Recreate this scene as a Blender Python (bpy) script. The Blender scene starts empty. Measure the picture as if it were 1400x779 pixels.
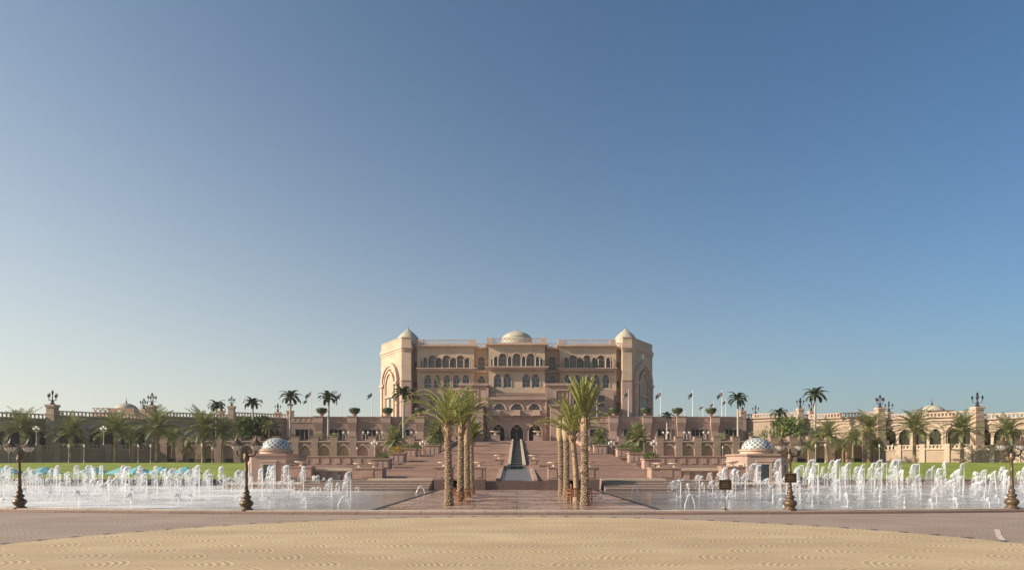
import bpy, math, random
from mathutils import Matrix, Vector
R = math.radians
C = bpy.context.scene.collection
# ------------------------------------------------------------------ camera
F = 933.0; CX = 706.5; HY = 637.0; EYE = 3.0        # measured from the photo (1400 px wide)
cam = bpy.data.cameras.new('camera'); co = bpy.data.objects.new('camera', cam); C.objects.link(co)
co.location = (0, 0, EYE); co.rotation_euler = (R(90), 0, 0)
cam.sensor_width = 36; cam.lens = 24.0; cam.clip_end = 8000
cam.shift_x = -6.5/1400; cam.shift_y = 247.5/1400
bpy.context.scene.camera = co
# ------------------------------------------------------------------ sky, sun, exposure
EL = 25; AZ = 12                                     # sun from the left, a little in front of the facade
w = bpy.data.worlds.new('World'); bpy.context.scene.world = w; w.use_nodes = True
wn = w.node_tree; bg = wn.nodes['Background']
sky = wn.nodes.new('ShaderNodeTexSky'); sky.sky_type = 'NISHITA'; sky.sun_disc = False
sky.sun_elevation = R(EL); sky.sun_rotation = R(-(90+AZ))
sky.air_density = 1.0; sky.dust_density = 1.2; sky.ozone_density = 3.0
# humid pale air near the horizon, brighter on the sun's side
_tc = wn.nodes.new('ShaderNodeTexCoord'); _nr = wn.nodes.new('ShaderNodeVectorMath'); _nr.operation = 'NORMALIZE'; wn.links.new(_tc.outputs['Generated'], _nr.inputs[0])
_sp = wn.nodes.new('ShaderNodeSeparateXYZ'); wn.links.new(_nr.outputs[0], _sp.inputs[0])
def _m(op, a, b_=None, cl=False):
    n_ = wn.nodes.new('ShaderNodeMath'); n_.operation = op; n_.use_clamp = cl
    for i_, v_ in enumerate((a, b_)):
        if v_ is None: continue
        if isinstance(v_, (int, float)): n_.inputs[i_].default_value = v_
        else: wn.links.new(v_, n_.inputs[i_])
    return n_.outputs[0]
_s = _m('DIVIDE', _m('SUBTRACT', .62, _sp.outputs[0]), 1.24, True)                   # 1 towards the sun, 0 away
_el = _m('MAXIMUM', _sp.outputs[2], 0)
_w = _m('POWER', 2.71828, _m('MULTIPLY', _el, _m('SUBTRACT', _m('MULTIPLY', _s, 4.6), 8.2)))
_w = _m('MULTIPLY', _w, .93)
_hc = wn.nodes.new('ShaderNodeMix'); _hc.data_type = 'RGBA'; wn.links.new(_s, _hc.inputs['Factor'])
_hc.inputs[6].default_value = (2.95, 3.15, 2.85, 1); _hc.inputs[7].default_value = (7.3, 7.1, 6.1, 1)
_mx = wn.nodes.new('ShaderNodeMix'); _mx.data_type = 'RGBA'; wn.links.new(_w, _mx.inputs['Factor']); _ti = wn.nodes.new('ShaderNodeMix'); _ti.data_type = 'RGBA'; _ti.blend_type = 'MULTIPLY'; _ti.inputs['Factor'].default_value = 1
_tn = wn.nodes.new('ShaderNodeMix'); _tn.data_type = 'RGBA'; wn.links.new(_s, _tn.inputs['Factor']); _tn.inputs[6].default_value = (.60, .83, .93, 1); _tn.inputs[7].default_value = (.90, 1.02, 1.02, 1)
wn.links.new(sky.outputs[0], _ti.inputs[6]); wn.links.new(_tn.outputs[2], _ti.inputs[7]); wn.links.new(_ti.outputs[2], _mx.inputs[6]); wn.links.new(_hc.outputs[2], _mx.inputs[7])
wn.links.new(_mx.outputs[2], bg.inputs[0]); bg.inputs[1].default_value = 0.078
sl = bpy.data.lights.new('sun', 'SUN'); sl.energy = 4.6; sl.angle = R(0.6); sl.color = (1, .87, .70)
so = bpy.data.objects.new('sun', sl); C.objects.link(so)
sd = Vector((-math.cos(R(EL))*math.cos(R(AZ)), -math.cos(R(EL))*math.sin(R(AZ)), math.sin(R(EL))))
so.rotation_euler = sd.to_track_quat('Z', 'Y').to_euler(); so.location = (0, 0, 60)
vs = bpy.context.scene.view_settings
vs.view_transform = 'Standard'; vs.look = 'None'; vs.exposure = 0.68; vs.gamma = 1
bpy.context.scene.cycles.max_bounces = 6
bpy.context.scene.cycles.transparent_max_bounces = 12

def wx(px, D): return (px-CX)*D/F
def wz(py, D): return EYE+(HY-py)*D/F
# ------------------------------------------------------------------ mesh helper
class MB:
    def __init__(s, M=None): s.v = []; s.f = []; s.M = M; s.mi = []; s.cur = 0
    def add(s, pts, faces):
        b = len(s.v)
        for p in pts:
            p = Vector(p); s.v.append(s.M @ p if s.M else p)
        for f in faces: s.f.append([b+i for i in f]); s.mi.append(s.cur)
        return s
    def box(s, x0, x1, y0, y1, z0, z1):
        return s.hexa([(x0,y0,z0),(x1,y0,z0),(x1,y1,z0),(x0,y1,z0)], [(x0,y0,z1),(x1,y0,z1),(x1,y1,z1),(x0,y1,z1)])
    def cbox(s, x, y, z0, wx_, wy_, h): return s.box(x-wx_/2, x+wx_/2, y-wy_/2, y+wy_/2, z0, z0+h)
    def hexa(s, a, b):
        n = len(a)
        return s.add(list(a)+list(b), [list(range(n))[::-1], list(range(n, 2*n))]+[[i, (i+1) % n, n+(i+1) % n, n+i] for i in range(n)])
    def prism(s, poly, z0, z1):
        return s.hexa([(p[0], p[1], z0) for p in poly], [(p[0], p[1], z1) for p in poly])
    def slab(s, poly, y0, y1):      # polygon in x,z extruded along y
        return s.hexa([(p[0], y0, p[1]) for p in poly], [(p[0], y1, p[1]) for p in poly])
    def lathe(s, cx, cy, prof, seg=16):
        P = []; Fs = []
        for r, z in prof:
            for k in range(seg):
                a = 2*math.pi*k/seg; P.append((cx+r*math.cos(a), cy+r*math.sin(a), z))
        for j in range(len(prof)-1):
            for k in range(seg):
                k2 = (k+1) % seg; Fs.append([j*seg+k, j*seg+k2, (j+1)*seg+k2, (j+1)*seg+k])
        Fs.append(list(range(seg))[::-1]); Fs.append([(len(prof)-1)*seg+k for k in range(seg)])
        return s.add(P, Fs)
    def tube(s, pts, rad, seg=6):
        pts = [Vector(p) for p in pts]; n = len(pts)
        if not hasattr(rad, '__len__'): rad = [rad]*n
        P = []; Fs = []
        for i in range(n):
            t = (pts[min(i+1, n-1)]-pts[max(i-1, 0)]).normalized()
            u = t.cross(Vector((0, 0, 1)) if abs(t.z) < .95 else Vector((0, 1, 0))).normalized(); v = t.cross(u)
            for k in range(seg):
                a = 2*math.pi*k/seg; P.append(pts[i]+(u*math.cos(a)+v*math.sin(a))*rad[i])
        for j in range(n-1):
            for k in range(seg):
                k2 = (k+1) % seg; Fs.append([j*seg+k, j*seg+k2, (j+1)*seg+k2, (j+1)*seg+k])
        Fs.append(list(range(seg))[::-1]); Fs.append([(n-1)*seg+k for k in range(seg)])
        return s.add(P, Fs)
    def quad(s, a, b, c, d): return s.add([a, b, c, d], [[0, 1, 2, 3]])
    def build(s, name, mat, parent=None, smooth=False, origin=None, flat_ang=None):
        o = None
        if origin is None: origin = parent_world(parent) if parent else Vector((0, 0, 0))
        me = bpy.data.meshes.new(name); me.from_pydata([tuple(v-Vector(origin)) for v in s.v], [], s.f)
        mats = mat if isinstance(mat, (list, tuple)) else [mat]
        for m in mats: me.materials.append(m)
        if len(mats) > 1: me.polygons.foreach_set('material_index', s.mi)
        if smooth: me.polygons.foreach_set('use_smooth', [True]*len(me.polygons))
        me.update()
        o = bpy.data.objects.new(name, me); C.objects.link(o)
        if parent: o.parent = parent
        else: o.location = origin
        return o
def parent_world(p):
    v = Vector((0, 0, 0))
    while p: v += p.location; p = p.parent
    return v
def tag(o, label=None, cat=None, group=None, kind=None):
    if label: o['label'] = label
    if cat: o['category'] = cat
    if group: o['group'] = group
    if kind: o['kind'] = kind
    return o
def thing(name, label, cat, loc=(0, 0, 0), rz=0, group=None):
    o = bpy.data.objects.new(name, None); C.objects.link(o); o.location = loc; o.rotation_euler = (0, 0, rz)
    o.empty_display_size = .3
    return tag(o, label, cat, group)
kids = {}
def children(o): return [c for c in C.objects if c.parent == o]
def copy_tree(o, loc=None, rz=None, label=None, scale=None, group=None):
    if o.name not in kids: kids[o.name] = [(c, children(c)) for c in children(o)]
    r = o.copy(); C.objects.link(r)
    if loc is not None: r.location = loc
    if rz is not None: r.rotation_euler = (0, 0, rz)
    if scale is not None: r.scale = (scale,)*3 if not hasattr(scale, '__len__') else scale
    if label: r['label'] = label
    if group: r['group'] = group
    for c, gs in kids[o.name]:
        d = c.copy(); C.objects.link(d); d.parent = r
        for g in gs:
            e = g.copy(); C.objects.link(e); e.parent = d
    return r
class Proto:
    """first use moves the built thing itself, later uses copy it"""
    def __init__(s, root): s.r = root; s.used = False
    def put(s, loc, label, rz=0, scale=1, group=None):
        if s.r.name not in kids: kids[s.r.name] = [(c, children(c)) for c in children(s.r)]
        if not s.used:
            s.used = True; r = s.r; r.location = loc; r.rotation_euler = (0, 0, rz)
            r.scale = (scale,)*3 if not hasattr(scale, '__len__') else scale
            r['label'] = label
            if group: r['group'] = group
            return r
        return copy_tree(s.r, loc, rz, label, scale, group)
# ------------------------------------------------------------------ materials
def newmat(name):
    m = bpy.data.materials.new(name); m.use_nodes = True
    nt = m.node_tree; b = nt.nodes['Principled BSDF']; return m, nt, b
def N(nt, t, **k):
    n = nt.nodes.new(t)
    for a, v in k.items(): setattr(n, a, v)
    return n
def L(nt, a, b): nt.links.new(a, b)
def math_(nt, op, a, b=None):
    n = N(nt, 'ShaderNodeMath', operation=op)
    for i, v in enumerate((a, b)):
        if v is None: continue
        if isinstance(v, (int, float)): n.inputs[i].default_value = v
        else: L(nt, v, n.inputs[i])
    return n.outputs[0]
def mixc(nt, fac, a, b, mode='MIX'):
    n = N(nt, 'ShaderNodeMix', data_type='RGBA', blend_type=mode)
    for s, v in ((n.inputs['Factor'], fac), (n.inputs[6], a), (n.inputs[7], b)):
        if isinstance(v, (int, float)): s.default_value = v
        elif isinstance(v, tuple): s.default_value = (v+(1,))[:4]
        else: L(nt, v, s)
    return n.outputs[2]
def ramp(nt, fac, stops):
    n = N(nt, 'ShaderNodeValToRGB'); L(nt, fac, n.inputs[0])
    el = n.color_ramp.elements
    while len(el) < len(stops): el.new(.5)
    for e, (p, c) in zip(el, stops):
        e.position = p; e.color = (c, c, c, 1) if isinstance(c, (int, float)) else (tuple(c)+(1,))[:4]
    return n.outputs[0]
def wpos(nt): return N(nt, 'ShaderNodeNewGeometry').outputs['Position']
def noise(nt, vec, scale, detail=4, rough=.55):
    n = N(nt, 'ShaderNodeTexNoise'); n.inputs['Scale'].default_value = scale
    n.inputs['Detail'].default_value = detail; n.inputs['Roughness'].default_value = rough
    if vec is not None: L(nt, vec, n.inputs['Vector'])
    return n.outputs['Fac']
def plain(name, col, rough=.7, var=.15, scale=3, metal=0, bump=0):
    m, nt, b = newmat(name)
    tc = N(nt, 'ShaderNodeTexCoord').outputs['Object']
    nz = noise(nt, tc, scale)
    c2 = tuple(x*(1-var) for x in col); c1 = tuple(min(1, x*(1+var)) for x in col)
    L(nt, mixc(nt, ramp(nt, nz, [(.3, 0), (.7, 1)]), c2, c1), b.inputs['Base Color'])
    b.inputs['Roughness'].default_value = rough; b.inputs['Metallic'].default_value = metal
    if bump:
        bp = N(nt, 'ShaderNodeBump'); bp.inputs['Strength'].default_value = bump; bp.inputs['Distance'].default_value = .05
        L(nt, nz, bp.inputs['Height']); L(nt, bp.outputs[0], b.inputs['Normal'])
    return m
def stone(name, col, col2=None, course=.55, length=1.3, joint=.72, rough=.85, stain=.22, band=None, rowvar=.16, rowh=None):
    """coursed stone: blocks by world position (x+y along the wall, z up), soft patchy weathering"""
    m, nt, b = newmat(name); p = wpos(nt)
    sx = N(nt, 'ShaderNodeSeparateXYZ'); L(nt, p, sx.inputs[0])
    cb = N(nt, 'ShaderNodeCombineXYZ')
    L(nt, math_(nt, 'ADD', sx.outputs[0], math_(nt, 'MULTIPLY', sx.outputs[1], .73)), cb.inputs[0]); L(nt, sx.outputs[2], cb.inputs[1])
    br = N(nt, 'ShaderNodeTexBrick'); L(nt, cb.outputs[0], br.inputs['Vector'])
    c2 = col2 or tuple(x*.86 for x in col)
    br.inputs['Color1'].default_value = col+(1,); br.inputs['Color2'].default_value = c2+(1,)
    br.inputs['Mortar'].default_value = tuple(x*joint for x in col)+(1,)
    br.inputs['Scale'].default_value = 1; br.inputs['Brick Width'].default_value = length
    br.inputs['Row Height'].default_value = course; br.inputs['Mortar Size'].default_value = .025; br.inputs['Mortar Smooth'].default_value = .3
    c = br.outputs['Color']
    if band:
        row = math_(nt, 'GREATER_THAN', math_(nt, 'FRACT', math_(nt, 'DIVIDE', sx.outputs[2], course*2)), .5)
        c = mixc(nt, math_(nt, 'MULTIPLY', row, .75), c, band)
    wn_ = N(nt, 'ShaderNodeTexWhiteNoise', noise_dimensions='1D'); L(nt, math_(nt, 'FLOOR', math_(nt, 'DIVIDE', sx.outputs[2], rowh or course)), wn_.inputs['W'])
    c = mixc(nt, math_(nt, 'MULTIPLY', wn_.outputs['Value'], rowvar), c, tuple(x*.55 for x in col))
    big = noise(nt, p, .23, 6); c = mixc(nt, stain, c, mixc(nt, ramp(nt, big, [(.35, 0), (.65, 1)]), tuple(x*.45 for x in col), tuple(min(1, x*1.35) for x in col)))
    mp = N(nt, 'ShaderNodeMapping'); mp.inputs['Scale'].default_value = (1.3, 1.3, .12); L(nt, p, mp.inputs[0])
    st = noise(nt, mp.outputs[0], 1.0, 5); c = mixc(nt, ramp(nt, st, [(.5, 0), (.75, stain*.9)]), c, tuple(x*.5 for x in col))
    L(nt, c, b.inputs['Base Color']); b.inputs['Roughness'].default_value = rough
    bp = N(nt, 'ShaderNodeBump'); bp.inputs['Strength'].default_value = .5; bp.inputs['Distance'].default_value = .04
    L(nt, math_(nt, 'ADD', br.outputs['Fac'], math_(nt, 'MULTIPLY', noise(nt, p, 4), -1)), bp.inputs['Height']); bp.invert = True
    L(nt, bp.outputs[0], b.inputs['Normal'])
    return m
TAN = stone('tan_stone', (.56, .425, .30)); TRIM = stone('peach_trim', (.60, .43, .325), course=.9, stain=.15)
PINK = stone('pink_stone', (.46, .315, .25)); PURP = stone('purple_stone', (.35, .235, .19), course=.45)
BAND = stone('banded_stone', (.36, .245, .195), course=.42, band=(.26, .175, .15))
ROSE = stone('rose_stone', (.43, .27, .205), course=.4); STAIR = stone('stair_stone', (.44, .285, .22), course=.8, length=2.4, rowvar=.55, rowh=.152); CREAM = stone('cream_stone', (.58, .46, .34), stain=.15)
WING = stone('wing_stone', (.47, .35, .25), course=.5, stain=.18); GREY = stone('grey_stone', (.24, .21, .18), course=.3, length=.6, stain=.4)
GRAN = stone('granite_dark', (.16, .10, .085), rough=.35, course=1.2)
DOME = plain('dome_plaster', (.42, .38, .29), .6, .12, .6); IRON = plain('dark_iron', (.035, .028, .024), .45, .3, 20, .3)
BRONZE = plain('bronze_paint', (.13, .085, .048), .4, .35, 14, .3, .2); GOLD = plain('gilt', (.55, .36, .12), .35, .1, 5, .7)
WHITE = plain('white_paint', (.78, .76, .72), .5, .05); GLOBE = plain('frosted_glass', (.85, .83, .78), .25, .04)
_b = GLOBE.node_tree.nodes['Principled BSDF']; _t = GLOBE.node_tree.nodes.new('ShaderNodeBsdfTranslucent'); _t.inputs[0].default_value = (.95, .92, .85, 1)
_x = GLOBE.node_tree.nodes.new('ShaderNodeMixShader'); _x.inputs[0].default_value = .5; GLOBE.node_tree.links.new(_b.outputs[0], _x.inputs[1]); GLOBE.node_tree.links.new(_t.outputs[0], _x.inputs[2]); GLOBE.node_tree.links.new(_x.outputs[0], GLOBE.node_tree.nodes['Material Output'].inputs[0])
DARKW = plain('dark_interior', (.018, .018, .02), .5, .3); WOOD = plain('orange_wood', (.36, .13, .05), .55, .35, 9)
TEAL = plain('teal_canvas', (.17, .43, .44), .8, .08); SIGN = plain('sign_brown', (.035, .02, .014), .4, .2)
BOWL = plain('bowl_stone', (.62, .50, .40), .6, .12, 2); BARK = None
def glassm():
    m, nt, b = newmat('window_glass'); p = wpos(nt); nz = noise(nt, p, .35, 2)
    L(nt, mixc(nt, ramp(nt, nz, [(.35, 0), (.65, 1)]), (.02, .03, .035), (.06, .10, .11)), b.inputs['Base Color'])
    b.inputs['Roughness'].default_value = .06; b.inputs['Specular IOR Level'].default_value = .8
    return m
GLASS = glassm(); BLIND = plain('window_blind', (.24, .21, .17), .3, .25, .8); DPANE = plain('dark_bronze_glass', (.05, .042, .036), .12, .3, .8); PANE2 = plain('blinded_glass', (.15, .13, .11), .2, .35, .7)
def bark(name, c1, c2, pitch=.32):
    m, nt, b = newmat(name); tc = N(nt, 'ShaderNodeTexCoord').outputs['Object']
    nz = noise(nt, tc, 9, 5); c = mixc(nt, ramp(nt, nz, [(.35, 0), (.65, 1)]), c1, c2)
    L(nt, c, b.inputs['Base Color']); b.inputs['Roughness'].default_value = .9
    return m
BARK = bark('date_palm_bark', (.20, .125, .07), (.46, .32, .19)); BARKD = bark('dark_palm_fibre', (.07, .04, .022), (.16, .095, .05)); STUB = bark('pale_frond_stub', (.30, .21, .13), (.48, .36, .24)); BARK2 = bark('grey_palm_bark', (.30, .26, .21), (.46, .41, .34))
WRAP = bark('burlap_wrap', (.30, .21, .11), (.46, .34, .20))
def leafm(name, c1, c2, dry=None):
    m, nt, b = newmat(name); tc = N(nt, 'ShaderNodeTexCoord').outputs['Object']
    nz = noise(nt, tc, 1.6, 4); c = mixc(nt, ramp(nt, nz, [(.35, 0), (.65, 1)]), c1, c2)
    L(nt, c, b.inputs['Base Color']); b.inputs['Roughness'].default_value = .55
    tr = N(nt, 'ShaderNodeBsdfTranslucent'); L(nt, c, tr.inputs[0]); mx = N(nt, 'ShaderNodeMixShader'); mx.inputs[0].default_value = .35
    L(nt, b.outputs[0], mx.inputs[1]); L(nt, tr.outputs[0], mx.inputs[2])
    L(nt, mx.outputs[0], nt.nodes['Material Output'].inputs[0]); return m
LEAF = leafm('date_palm_leaf', (.15, .19, .05), (.28, .30, .09)); LEAFY = leafm('young_palm_leaf', (.24, .26, .07), (.42, .40, .14))
LEAFD = leafm('royal_palm_leaf', (.045, .07, .02), (.10, .12, .04)); SHRUB = leafm('shrub_leaf', (.05, .085, .018), (.16, .21, .05))
LEAFG = leafm('grove_palm_leaf', (.15, .17, .065), (.30, .29, .12)); FAN = leafm('fan_palm_leaf', (.16, .20, .08), (.36, .33, .15)); FLOWER = leafm('orange_shrub_leaf', (.30, .19, .03), (.42, .28, .06))
def waterjet():
    m, nt, b = newmat('white_water'); b.inputs['Base Color'].default_value = (.93, .93, .92, 1); b.inputs['Roughness'].default_value = .25
    tr = N(nt, 'ShaderNodeBsdfTranslucent'); tr.inputs[0].default_value = (.93, .94, .95, 1)
    tp = N(nt, 'ShaderNodeBsdfTransparent')
    mx = N(nt, 'ShaderNodeMixShader'); mx.inputs[0].default_value = .5
    L(nt, b.outputs[0], mx.inputs[1]); L(nt, tr.outputs[0], mx.inputs[2])
    m2 = N(nt, 'ShaderNodeMixShader'); m2.inputs[0].default_value = .25
    L(nt, mx.outputs[0], m2.inputs[1]); L(nt, tp.outputs[0], m2.inputs[2])
    L(nt, m2.outputs[0], nt.nodes['Material Output'].inputs[0]); return m
JET = waterjet()
def pool(name, foamlo, foamhi, col, fade):
    m, nt, b = newmat(name); p = wpos(nt)
    mp = N(nt, 'ShaderNodeMapping'); mp.inputs['Scale'].default_value = (.16, .9, 1); L(nt, p, mp.inputs[0])
    f = noise(nt, mp.outputs[0], 1.1, 7, .62)
    mp2 = N(nt, 'ShaderNodeMapping'); mp2.inputs['Scale'].default_value = (.05, .12, 1); L(nt, p, mp2.inputs[0])
    f2 = noise(nt, mp2.outputs[0], 1.0, 3)
    ff = ramp(nt, math_(nt, 'ADD', math_(nt, 'MULTIPLY', f, .65), math_(nt, 'MULTIPLY', f2, .35)), [(foamlo, 0), (foamhi, 1)])
    sx = N(nt, 'ShaderNodeSeparateXYZ'); L(nt, p, sx.inputs[0]); mr = N(nt, 'ShaderNodeMapRange'); L(nt, math_(nt, 'ABSOLUTE', sx.outputs[0]), mr.inputs[0])
    mr.inputs[1].default_value = 12; mr.inputs[2].default_value = fade; mr.inputs[3].default_value = .12; mr.inputs[4].default_value = 1
    ff = math_(nt, 'MULTIPLY', ff, mr.outputs[0])
    L(nt, mixc(nt, ff, col, (.78, .75, .70)), b.inputs['Base Color'])
    L(nt, ramp(nt, ff, [(0, .10), (1, .6)]), b.inputs['Roughness'])
    rp = noise(nt, mp.outputs[0], 9, 4); bp = N(nt, 'ShaderNodeBump'); bp.inputs['Strength'].default_value = .35; bp.inputs['Distance'].default_value = .06
    L(nt, rp, bp.inputs['Height']); L(nt, bp.outputs[0], b.inputs['Normal']); return m
POOL = pool('fountain_water_left', .37, .55, (.17, .125, .10), 28); POOLR = pool('fountain_water_right', .44, .64, (.17, .13, .105), 34)
def wetpave():
    m, nt, b = newmat('wet_plaza_paving'); p = wpos(nt)
    br = N(nt, 'ShaderNodeTexBrick'); L(nt, p, br.inputs['Vector']); br.offset = 0
    br.inputs['Color1'].default_value = (.33, .20, .15, 1); br.inputs['Color2'].default_value = (.42, .275, .205, 1); br.inputs['Mortar'].default_value = (.12, .075, .06, 1)
    br.inputs['Scale'].default_value = 1; br.inputs['Brick Width'].default_value = 1.55; br.inputs['Row Height'].default_value = 1.55; br.inputs['Mortar Size'].default_value = .03
    sx = N(nt, 'ShaderNodeSeparateXYZ'); L(nt, p, sx.inputs[0])
    bx = math_(nt, 'GREATER_THAN', math_(nt, 'FRACT', math_(nt, 'DIVIDE', sx.outputs[1], 6.2)), .78)
    c = mixc(nt, math_(nt, 'MULTIPLY', bx, .5), br.outputs[0], (.56, .44, .35))
    nz = noise(nt, p, .3, 3); c = mixc(nt, ramp(nt, nz, [(.35, .3), (.6, 0)]), c, (.15, .10, .08))
    L(nt, c, b.inputs['Base Color'])
    L(nt, ramp(nt, nz, [(.42, .12), (.62, .5)]), b.inputs['Roughness'])
    bp = N(nt, 'ShaderNodeBump'); bp.inputs['Strength'].default_value = .12; bp.inputs['Distance'].default_value = .02
    L(nt, noise(nt, p, 3, 4), bp.inputs['Height']); L(nt, bp.outputs[0], b.inputs['Normal']); return m
WET = wetpave()
def fanpave(name, ca, cb_, cj, s=1.9, k=11, bumpy=.5, brown=None):
    m, nt, b = newmat(name); p0 = wpos(nt)
    nzd = N(nt, 'ShaderNodeTexNoise'); nzd.inputs['Scale'].default_value = .22; L(nt, p0, nzd.inputs['Vector'])
    va = N(nt, 'ShaderNodeVectorMath', operation='MULTIPLY_ADD'); L(nt, nzd.outputs['Color'], va.inputs[0]); va.inputs[1].default_value = (1.2, .6, 0); L(nt, p0, va.inputs[2])
    p = va.outputs[0]
    sx = N(nt, 'ShaderNodeSeparateXYZ'); L(nt, p, sx.inputs[0])
    x = math_(nt, 'DIVIDE', sx.outputs[0], s); y = math_(nt, 'DIVIDE', sx.outputs[1], s*.5)
    row = math_(nt, 'FLOOR', y); fy = math_(nt, 'MULTIPLY', math_(nt, 'FRACT', y), .5)
    xo = math_(nt, 'ADD', x, math_(nt, 'MULTIPLY', row, .5)); fx = math_(nt, 'ABSOLUTE', math_(nt, 'SUBTRACT', math_(nt, 'FRACT', xo), .5))
    sq = lambda q: math_(nt, 'MULTIPLY', q, q)
    d1 = math_(nt, 'SQRT', math_(nt, 'ADD', sq(fx), sq(fy)))
    d2 = math_(nt, 'SQRT', math_(nt, 'ADD', sq(math_(nt, 'SUBTRACT', fx, .5)), sq(math_(nt, 'ADD', fy, .5))))
    use1 = math_(nt, 'LESS_THAN', d1, .5)
    d = math_(nt, 'ADD', math_(nt, 'MULTIPLY', d1, use1), math_(nt, 'MULTIPLY', d2, math_(nt, 'SUBTRACT', 1, use1)))
    wv = math_(nt, 'ADD', math_(nt, 'MULTIPLY', math_(nt, 'SINE', math_(nt, 'MULTIPLY', d, 6.283*k)), .5), .5)
    vo = N(nt, 'ShaderNodeTexVoronoi'); vo.inputs['Scale'].default_value = 7.5; L(nt, p0, vo.inputs['Vector'])
    big = noise(nt, p0, .22, 5); fine = noise(nt, p0, 25, 3)
    c = mixc(nt, ramp(nt, big, [(.38, 0), (.62, 1)]), ca, cb_)
    if brown:
        mp = N(nt, 'ShaderNodeMapping'); mp.inputs['Scale'].default_value = (.05, .3, 1); L(nt, p0, mp.inputs[0])
        c = mixc(nt, ramp(nt, noise(nt, mp.outputs[0], 1, 3), [(.45, 0), (.65, .6)]), c, brown)
    c = mixc(nt, math_(nt, 'MULTIPLY', ramp(nt, fine, [(.3, 0), (.7, 1)]), .18), c, tuple(q*.6 for q in ca))
    mk = ramp(nt, noise(nt, p0, .3, 3), [(.32, .25), (.48, 1)])
    jn = math_(nt, 'MULTIPLY', ramp(nt, wv, [(.1, 1), (.45, 0)]), mk)
    c = mixc(nt, math_(nt, 'MULTIPLY', jn, .42), c, cj)
    c = mixc(nt, math_(nt, 'MULTIPLY', ramp(nt, vo.outputs['Distance'], [(.0, 0), (.6, 1)]), .2), c, cj)
    L(nt, c, b.inputs['Base Color']); b.inputs['Roughness'].default_value = .85
    bp = N(nt, 'ShaderNodeBump'); bp.inputs['Strength'].default_value = bumpy; bp.inputs['Distance'].default_value = .03
    h = math_(nt, 'SUBTRACT', math_(nt, 'MULTIPLY', wv, mk), math_(nt, 'MULTIPLY', vo.outputs['Distance'], .22))
    L(nt, h, bp.inputs['Height']); L(nt, bp.outputs[0], b.inputs['Normal']); return m
SAND = fanpave('sand_setts', (.58, .425, .23), (.68, .515, .295), (.24, .15, .085), s=3.2, k=15, bumpy=.4, brown=(.45, .325, .20))
ROSEP = fanpave('rose_setts', (.36, .265, .20), (.43, .32, .245), (.16, .105, .08), s=3.2, k=15, bumpy=.3)
def grassm():
    m, nt, b = newmat('lawn_grass'); p = wpos(nt)
    c = mixc(nt, ramp(nt, noise(nt, p, .12, 4), [(.35, 0), (.65, 1)]), (.19, .245, .02), (.31, .345, .04))
    c = mixc(nt, math_(nt, 'MULTIPLY', noise(nt, p, 6, 4), .5), c, (.09, .13, .012))
    L(nt, c, b.inputs['Base Color']); b.inputs['Roughness'].default_value = .9
    bp = N(nt, 'ShaderNodeBump'); bp.inputs['Strength'].default_value = .8; bp.inputs['Distance'].default_value = .1
    L(nt, noise(nt, p, 8, 5), bp.inputs['Height']); L(nt, bp.outputs[0], b.inputs['Normal']); return m
GRASS = grassm()
def tilem():
    m, nt, b = newmat('lozenge_dome_tile'); tc = N(nt, 'ShaderNodeTexCoord').outputs['Object']
    g = N(nt, 'ShaderNodeTexGradient', gradient_type='RADIAL'); L(nt, tc, g.inputs[0])
    sx = N(nt, 'ShaderNodeSeparateXYZ'); L(nt, tc, sx.inputs[0])
    u = math_(nt, 'MULTIPLY', g.outputs['Fac'], 16); v = math_(nt, 'MULTIPLY', sx.outputs[2], 1.5)
    a = math_(nt, 'ABSOLUTE', math_(nt, 'SUBTRACT', math_(nt, 'FRACT', math_(nt, 'ADD', u, v)), .5))
    c = math_(nt, 'ABSOLUTE', math_(nt, 'SUBTRACT', math_(nt, 'FRACT', math_(nt, 'SUBTRACT', u, v)), .5))
    e = math_(nt, 'MAXIMUM', a, c)
    ln = math_(nt, 'GREATER_THAN', e, .385)
    L(nt, mixc(nt, ln, (.17, .19, .20), (.66, .63, .56)), b.inputs['Base Color']); b.inputs['Roughness'].default_value = .3; return m
TILE = tilem()
def casc():
    m, nt, b = newmat('dark_cascade'); p = wpos(nt)
    mp = N(nt, 'ShaderNodeMapping'); mp.inputs['Scale'].default_value = (2, .3, 2); L(nt, p, mp.inputs[0])
    L(nt, mixc(nt, noise(nt, mp.outputs[0], 3, 3), (.008, .012, .012), (.04, .05, .05)), b.inputs['Base Color']); b.inputs['Roughness'].default_value = .35
    return m
CASC = casc()
m, nt, b = newmat('still_water'); b.inputs['Base Color'].default_value = (.15, .18, .20, 1); b.inputs['Roughness'].default_value = .22  # sky reflection on the chute is put into this blue-grey base colour
bp = N(nt, 'ShaderNodeBump'); bp.inputs['Strength'].default_value = .1; L(nt, noise(nt, wpos(nt), 3), bp.inputs['Height']); L(nt, bp.outputs[0], b.inputs['Normal']); STILL = m
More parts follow.
